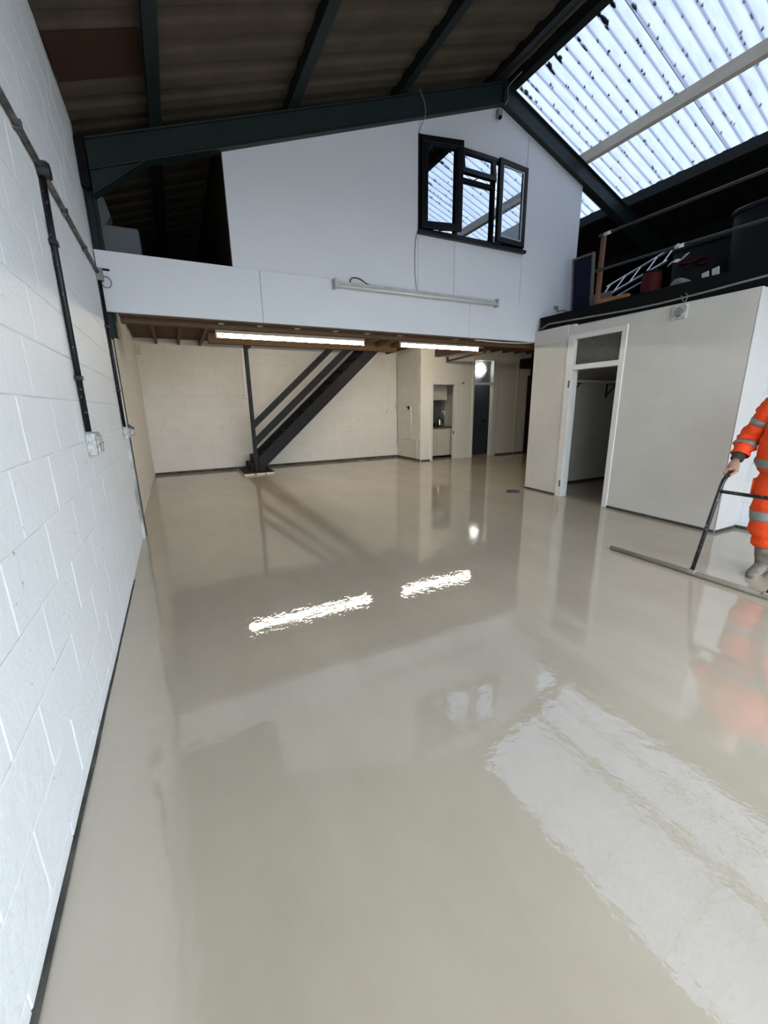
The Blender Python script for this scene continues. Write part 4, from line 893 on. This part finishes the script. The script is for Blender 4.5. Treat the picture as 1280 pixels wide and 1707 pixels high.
# floor fitting: dark oval ring
fo = thing('floor_outlet', (4.90, 5.0, 0), 'dark oval outlet ring standing on the wet floor near the office corner', 'outlet')
Mo = Matrix.Translation((4.90, 5.0, 0)) @ Matrix.Rotation(math.radians(-35), 4, 'Z')
rg = []
for r_, z in ((0.105, 0.0), (0.11, 0.018), (0.095, 0.026), (0.08, 0.02), (0.078, 0.004)):
    rg.append([Mo @ Vector((r_*math.cos(2*math.pi*j/28), 0.8*r_*math.sin(2*math.pi*j/28), z)) for j in range(28)])
MB().rings(rg).build('outlet_ring', M_FOAM, fo, autosmooth=True)
MB().rings([[Mo @ Vector((r_*math.cos(2*math.pi*j/28), 0.8*r_*math.sin(2*math.pi*j/28), z)) for j in range(28)] for r_, z in ((0.078, 0.004), (0.06, 0.012))]).build('outlet_cap', M_GREYWOOD, fo)

# ------------------------------------------------------------------ levelling bar tool
tl = thing('levelling_bar', (3.73, 1.45, 0), 'screed levelling bar with a black tubular handle frame held by the worker', 'tool')
MB().tube([(3.735, 2.43, 0.021), (3.725, 0.45, 0.021)], 0.021, 14).build('spreader_bar', M_SCREEDBAR, tl, smooth=True)
for y in (1.70, 1.19):
    pts = [(3.735, y, 0.04), (3.945, y, 0.745), (3.965, y, 0.785), (4.00, y, 0.815), (4.05, y, 0.835), (4.14, y, 0.85)]
    MB().tube(pts, 0.0155, 12).build('handle_tube', M_TOOL, tl, smooth=True)
    MB().box(3.705, 3.765, y-0.03, y+0.03, 0.018, 0.05).build('foot_clamp', M_SCREEDBAR, tl, bevel=0.006)
MB().tube([(3.930, 1.70, 0.70), (3.930, 1.19, 0.70)], 0.0145, 12).build('cross_tube', M_TOOL, tl, smooth=True)

# ------------------------------------------------------------------ worker
pe = thing('person', (4.28, 1.38, 0), 'worker in orange high-visibility jacket and trousers holding the levelling bar handle', 'person')
HIP = Vector((4.30, 1.38, 0.92)); CH = Vector((4.27, 1.38, 1.30)); NK = Vector((4.24, 1.38, 1.48)); HD = Vector((4.19, 1.38, 1.62))
SHR = Vector((4.26, 1.575, 1.40)); SHL = Vector((4.26, 1.185, 1.40))
ELR = Vector((4.265, 1.70, 1.135)); WRR = Vector((4.135, 1.715, 0.935)); HNR = Vector((4.06, 1.70, 0.868))
ELL = Vector((4.265, 1.055, 1.135)); WRL = Vector((4.135, 1.16, 0.935)); HNL = Vector((4.06, 1.19, 0.868))
HPR = Vector((4.30, 1.475, 0.90)); KNR = Vector((4.235, 1.475, 0.49)); ANR = Vector((4.275, 1.44, 0.09))
HPL = Vector((4.30, 1.285, 0.90)); KNL = Vector((4.235, 1.25, 0.49)); ANL = Vector((4.33, 1.20, 0.09))
def seg(mb, pts, rad, n=14, sub=3):
    """smooth tapered limb through points"""
    P_ = [Vector(p) for p in pts]; out = []; R_ = []
    for i in range(len(P_)-1):
        p0, p1, p2, p3 = P_[max(i-1, 0)], P_[i], P_[i+1], P_[min(i+2, len(P_)-1)]
        for s_ in range(sub):
            t = s_/sub
            out.append(0.5*((2*p1)+(-p0+p2)*t+(2*p0-5*p1+4*p2-p3)*t*t+(-p0+3*p1-3*p2+p3)*t**3)); R_.append(rad[i]*(1-t)+rad[i+1]*t)
    out.append(P_[-1]); R_.append(rad[-1])
    mb.tube(out, R_, n)
    return out, R_
def oval(c, rx, ry, n=24, e=0.8, tilt=0.0):
    pts = []
    for j in range(n):
        a_ = 2*math.pi*j/n; c_, s_ = math.cos(a_), math.sin(a_)
        dx = math.copysign(abs(c_)**e, c_)*rx; dy = math.copysign(abs(s_)**e, s_)*ry
        pts.append((c[0]+dx, c[1]+dy, c[2]+tilt*dx))
    return pts
body = MB()
body.rings([oval((4.30, 1.38, 0.80), 0.08, 0.13), oval((4.30, 1.38, 0.90), 0.115, 0.165), oval((4.295, 1.38, 1.05), 0.105, 0.145), oval((4.28, 1.38, 1.25), 0.12, 0.17), oval((4.265, 1.38, 1.40), 0.10, 0.17), oval((4.25, 1.38, 1.46), 0.06, 0.08)])
seg(body, [NK+Vector((0.015, 0, -0.08)), NK, HD+Vector((0.02, 0, -0.06))], [0.065, 0.056, 0.055])
# head: skull, jaw, nose, ears; faces -x and a little down
body.sphere(HD+Vector((0.015, 0, 0.03)), 0.098, 0.077, 0.105, 20, 14)
body.sphere(HD+Vector((-0.03, 0, -0.055)), 0.062, 0.055, 0.062, 16, 10)
body.tube([HD+Vector((-0.080, 0, 0.022)), HD+Vector((-0.106, 0, -0.012)), HD+Vector((-0.088, 0, -0.024))], [0.011, 0.018, 0.015], 8)
body.tube([HD+Vector((-0.083, -0.022, -0.052)), HD+Vector((-0.092, 0, -0.052)), HD+Vector((-0.083, 0.022, -0.052))], [0.007, 0.010, 0.007], 8)
for s_ in (-1, 1):
    body.sphere(HD+Vector((0.015, s_*0.078, -0.005)), 0.020, 0.010, 0.032, 10, 8)
    body.tube([HD+Vector((-0.078, s_*0.012, 0.045)), HD+Vector((-0.074, s_*0.045, 0.045))], 0.012, 8)
for SH, EL, WR in ((SHR, ELR, WRR), (SHL, ELL, WRL)):
    seg(body, [SH+Vector((0, (1.38-SH.y)*0.4, 0)), SH, EL, WR], [0.06, 0.056, 0.042, 0.027])
for HP, KN, AN in ((HPR, KNR, ANR), (HPL, KNL, ANL)):
    seg(body, [HP+Vector((0, 0, 0.04)), HP, KN, AN], [0.08, 0.085, 0.056, 0.036])
    body.tube([AN, AN+Vector((-0.06, 0, -0.045)), AN+Vector((-0.13, 0, -0.055))], [0.036, 0.026, 0.018], 10)
def hand(mb, WR, y0, sg):
    """hand closed round the grip tube that runs along x at height .845; sg: side of the thumb"""
    G = Vector((4.075, y0, 0.838))
    knu = G+Vector((-0.004, sg*0.004, 0.036))
    mb.tube([WR, WR.lerp(knu, 0.45)+Vector((0.002, 0, 0.008)), knu+Vector((0.015, 0, 0.004)), knu+Vector((-0.012, 0, -0.004))], [0.026, 0.035, 0.040, 0.030], 14, squash=(0.62, 1.05))
    for i, (dx, ln, r_) in enumerate(((-0.036, 1.0, 0.0095), (-0.014, 1.08, 0.010), (0.008, 1.02, 0.0095), (0.029, 0.86, 0.0085))):
        bx0 = G+Vector((dx, 0, 0))
        pts = [bx0+Vector((0.004, sg*0.004, 0.034)), bx0+Vector((0, sg*0.024*ln, 0.028)), bx0+Vector((-0.004, sg*0.034*ln, 0.002)), bx0+Vector((-0.004, sg*0.026, -0.022)), bx0+Vector((0, sg*0.006, -0.030*ln))]
        mb.tube(pts, [r_*1.08, r_*1.08, r_, r_*0.95, r_*0.75], 9)
    th_ = [WR.lerp(knu, 0.55)+Vector((-0.005, -sg*0.022, -0.006)), G+Vector((-0.015, -sg*0.030, 0.016)), G+Vector((-0.042, -sg*0.028, 0.002)), G+Vector((-0.062, -sg*0.014, -0.010))]
    mb.tube(th_, [0.015, 0.0135, 0.0115, 0.009], 9)
hand(body, WRR, 1.70, 1)
hand(body, WRL, 1.19, -1)
bo = body.build('body', M_SKIN, pe, smooth=True)
rmod = bo.modifiers.new('remesh', 'REMESH'); rmod.mode = 'VOXEL'; rmod.voxel_size = 0.0045; rmod.use_smooth_shade = True
smo = bo.modifiers.new('smooth', 'SMOOTH'); smo.factor = 0.4; smo.iterations = 2
# hair, eyes
hr = MB(); rg = []
for i in range(9):
    t = i/8*1.62
    rg.append([HD+Vector((0.022+0.103*math.sin(t)*math.cos(2*math.pi*j/20)*(1.0 if math.cos(2*math.pi*j/20) > 0 else (0.93 if t < 1.1 else 0.55)), 0.083*math.sin(t)*math.sin(2*math.pi*j/20), 0.036+0.108*math.cos(t))) for j in range(20)])
rg[0] = [HD+Vector((0.022+0.004*math.cos(2*math.pi*j/20), 0.004*math.sin(2*math.pi*j/20), 0.146)) for j in range(20)]
hr.rings(rg); hr.build('hair', M_HAIR, pe, smooth=True)
for s_ in (-1, 1):
    e_ = MB().sphere(HD+Vector((-0.074, s_*0.030, 0.022)), 0.012, 0.013, 0.010, 12, 8).build('eye', M_EYE, pe, smooth=True)
    MB().sphere(HD+Vector((-0.0835, s_*0.030, 0.022)), 0.004, 0.006, 0.006, 10, 6).build('iris', M_IRIS, e_, smooth=True)
# clothing
def wrinkle(rings, amp, fs_, seed):
    out = []
    for r_ in rings:
        c = sum((Vector(p) for p in r_), Vector())/len(r_); row = []
        for p in r_:
            p = Vector(p); d = (p-c); q = Vector((p.x*fs_*0.7, p.y*fs_*0.7, p.z*fs_*1.6+seed))
            row.append(p+d.normalized()*amp*(noise.noise(q)+0.5*noise.noise(q*2.3)))
        out.append(row)
    return out
def interp_rings(keys, n):
    """keys: list of (z-ordered) ring lists; linear subdivision"""
    out = []
    for a_, b_ in zip(keys[:-1], keys[1:]):
        for k_ in range(n):
            t = k_/n; out.append([Vector(p).lerp(Vector(q), t) for p, q in zip(a_, b_)])
    out.append([Vector(p) for p in keys[-1]]); return out
def shell(name, rings, m_, parent, thick=0.006):
    o = MB().rings(rings, cap=False).build(name, m_, parent, smooth=True)
    s_ = o.modifiers.new('solid', 'SOLIDIFY'); s_.thickness = thick; s_.offset = 1
    return o
jk = interp_rings([oval((4.295, 1.38, 0.85), 0.155, 0.210, 32), oval((4.295, 1.38, 0.90), 0.185, 0.245, 32), oval((4.29, 1.38, 0.98), 0.185, 0.248, 32), oval((4.28, 1.38, 1.20), 0.158, 0.215, 32),
                   oval((4.27, 1.38, 1.34), 0.145, 0.212, 32), oval((4.262, 1.38, 1.43), 0.115, 0.180, 32), oval((4.25, 1.38, 1.475), 0.085, 0.105, 32), oval((4.245, 1.38, 1.52), 0.072, 0.080, 32)], 5)
jk = wrinkle(jk, 0.018, 9, 2.0)
jo = shell('jacket', jk, M_ORANGE, pe)
def band(rings, z0, z1, name, parent):
    sel = []
    for r_ in rings:
        c = sum((Vector(p) for p in r_), Vector())/len(r_)
        if z0-0.02 <= c.z <= z1+0.02:
            sel.append([Vector(p)+(Vector(p)-c).normalized()*0.009 for p in r_])
    if len(sel) > 1: return shell(name, sel, M_REFL, parent, 0.003)
band(jk, 0.90, 0.945, 'reflective_band', jo); band(jk, 1.135, 1.175, 'reflective_band', jo)
def limb_rings(pts, rad, n=24, sub=8):
    mb = MB(); seg(mb, pts, rad, n, sub)
    return [mb.v[i*n:(i+1)*n] for i in range(len(mb.v)//n)]
for SH, EL, WR, sd in ((SHR, ELR, WRR, 5.0), (SHL, ELL, WRL, 9.0)):
    W2 = WR.lerp(EL, 0.22)
    rr = limb_rings([SH+Vector((0.0, (1.38-SH.y)*0.25, 0.005)), SH.lerp(EL, 0.15), SH.lerp(EL, 0.5), EL+Vector((0.01, 0, 0)), EL.lerp(WR, 0.45), W2], [0.078, 0.079, 0.070, 0.070, 0.064, 0.055], 26, 7)
    rr = wrinkle(rr, 0.020, 14, sd)
    so = shell('sleeve', rr, M_ORANGE, pe, 0.005)
    for f0, f1 in ((0.40, 0.46), (0.74, 0.80)):
        i0, i1 = int(f0*len(rr)), int(f1*len(rr))
        bd = []
        for r_ in rr[i0:i1+1]:
            c = sum((Vector(p) for p in r_), Vector())/len(r_); bd.append([Vector(p)+(Vector(p)-c).normalized()*0.008 for p in r_])
        shell('reflective_band', bd, M_REFL, so, 0.003)
    ck = limb_rings([WR.lerp(EL, 0.26), WR.lerp(EL, 0.12), WR.lerp(EL, 0.02)], [0.044, 0.041, 0.037], 20, 4)
    shell('cuff', ck, M_CUFF, pe, 0.005)
tk_ = interp_rings([oval((4.30, 1.38, 0.76), 0.12, 0.195, 32), oval((4.30, 1.38, 0.84), 0.135, 0.200, 32), oval((4.30, 1.38, 0.93), 0.135, 0.19, 32)], 4)
shell('trouser_seat', wrinkle(tk_, 0.008, 10, 4.0), M_ORANGE, pe)
for HP, KN, AN, sd in ((HPR, KNR, ANR, 3.0), (HPL, KNL, ANL, 8.0)):
    hem = AN.lerp(KN, 0.40)
    rr = limb_rings([HP+Vector((0, 0, 0.0)), HP.lerp(KN, 0.35), HP.lerp(KN, 0.8), KN, KN.lerp(AN, 0.35)+Vector((0.0, 0, 0)), hem], [0.118, 0.122, 0.112, 0.106, 0.098, 0.070], 28, 7)
    rr = wrinkle(rr, 0.020, 11, sd)
    to = shell('trouser_leg', rr, M_ORANGE, pe, 0.005)
    for z0, z1 in ((0.475, 0.515),):
        sel = []
        for r_ in rr:
            c = sum((Vector(p) for p in r_), Vector())/len(r_)
            if z0-0.016 <= c.z <= z1+0.016: sel.append([Vector(p)+(Vector(p)-c).normalized()*0.008 for p in r_])
        if len(sel) > 1: shell('reflective_band', sel, M_REFL, to, 0.003)
    MB().box(-0.055, 0.055, -0.012, 0.012, -0.08, 0.07, Matrix.Translation(HP.lerp(KN, 0.42)+Vector((0, math.copysign(0.125, HP.y-1.38), 0)))).build('thigh_pocket', M_ORANGE, to, bevel=0.008)
    # boot
    A = AN
    bt = MB(); rb_ = limb_rings([hem+Vector((0, 0, 0.06)), AN.lerp(KN, 0.22), A+Vector((0.0, 0, 0.03)), A+Vector((0.005, 0, -0.06))], [0.066, 0.064, 0.062, 0.056], 20, 4)
    bt.rings(rb_)
    fr_ = []
    for t, wy_, hz in ((0.075, 0.020, 0.03), (0.065, 0.038, 0.075), (0.0, 0.047, 0.135), (-0.05, 0.049, 0.115), (-0.09, 0.049, 0.085), (-0.14, 0.048, 0.062), (-0.19, 0.038, 0.048), (-0.212, 0.018, 0.030)):
        fr_.append([(A.x+t, A.y+wy_*math.cos(2*math.pi*j/18), max(0.004, 0.004+hz*0.5+hz*0.5*math.sin(2*math.pi*j/18))) for j in range(18)])
    bt.rings(fr_)
    bto = bt.build('boot', M_BOOT, pe, smooth=True)
    MB().rings([[(A.x-0.065+0.150*math.cos(2*math.pi*j/24)*(1 if math.cos(2*math.pi*j/24) < 0 else 0.98), A.y+0.051*math.copysign(abs(math.sin(2*math.pi*j/24))**0.7, math.sin(2*math.pi*j/24)), z) for j in range(24)] for z in (0.0, 0.022)]).build('sole', M_BOOT, bto)
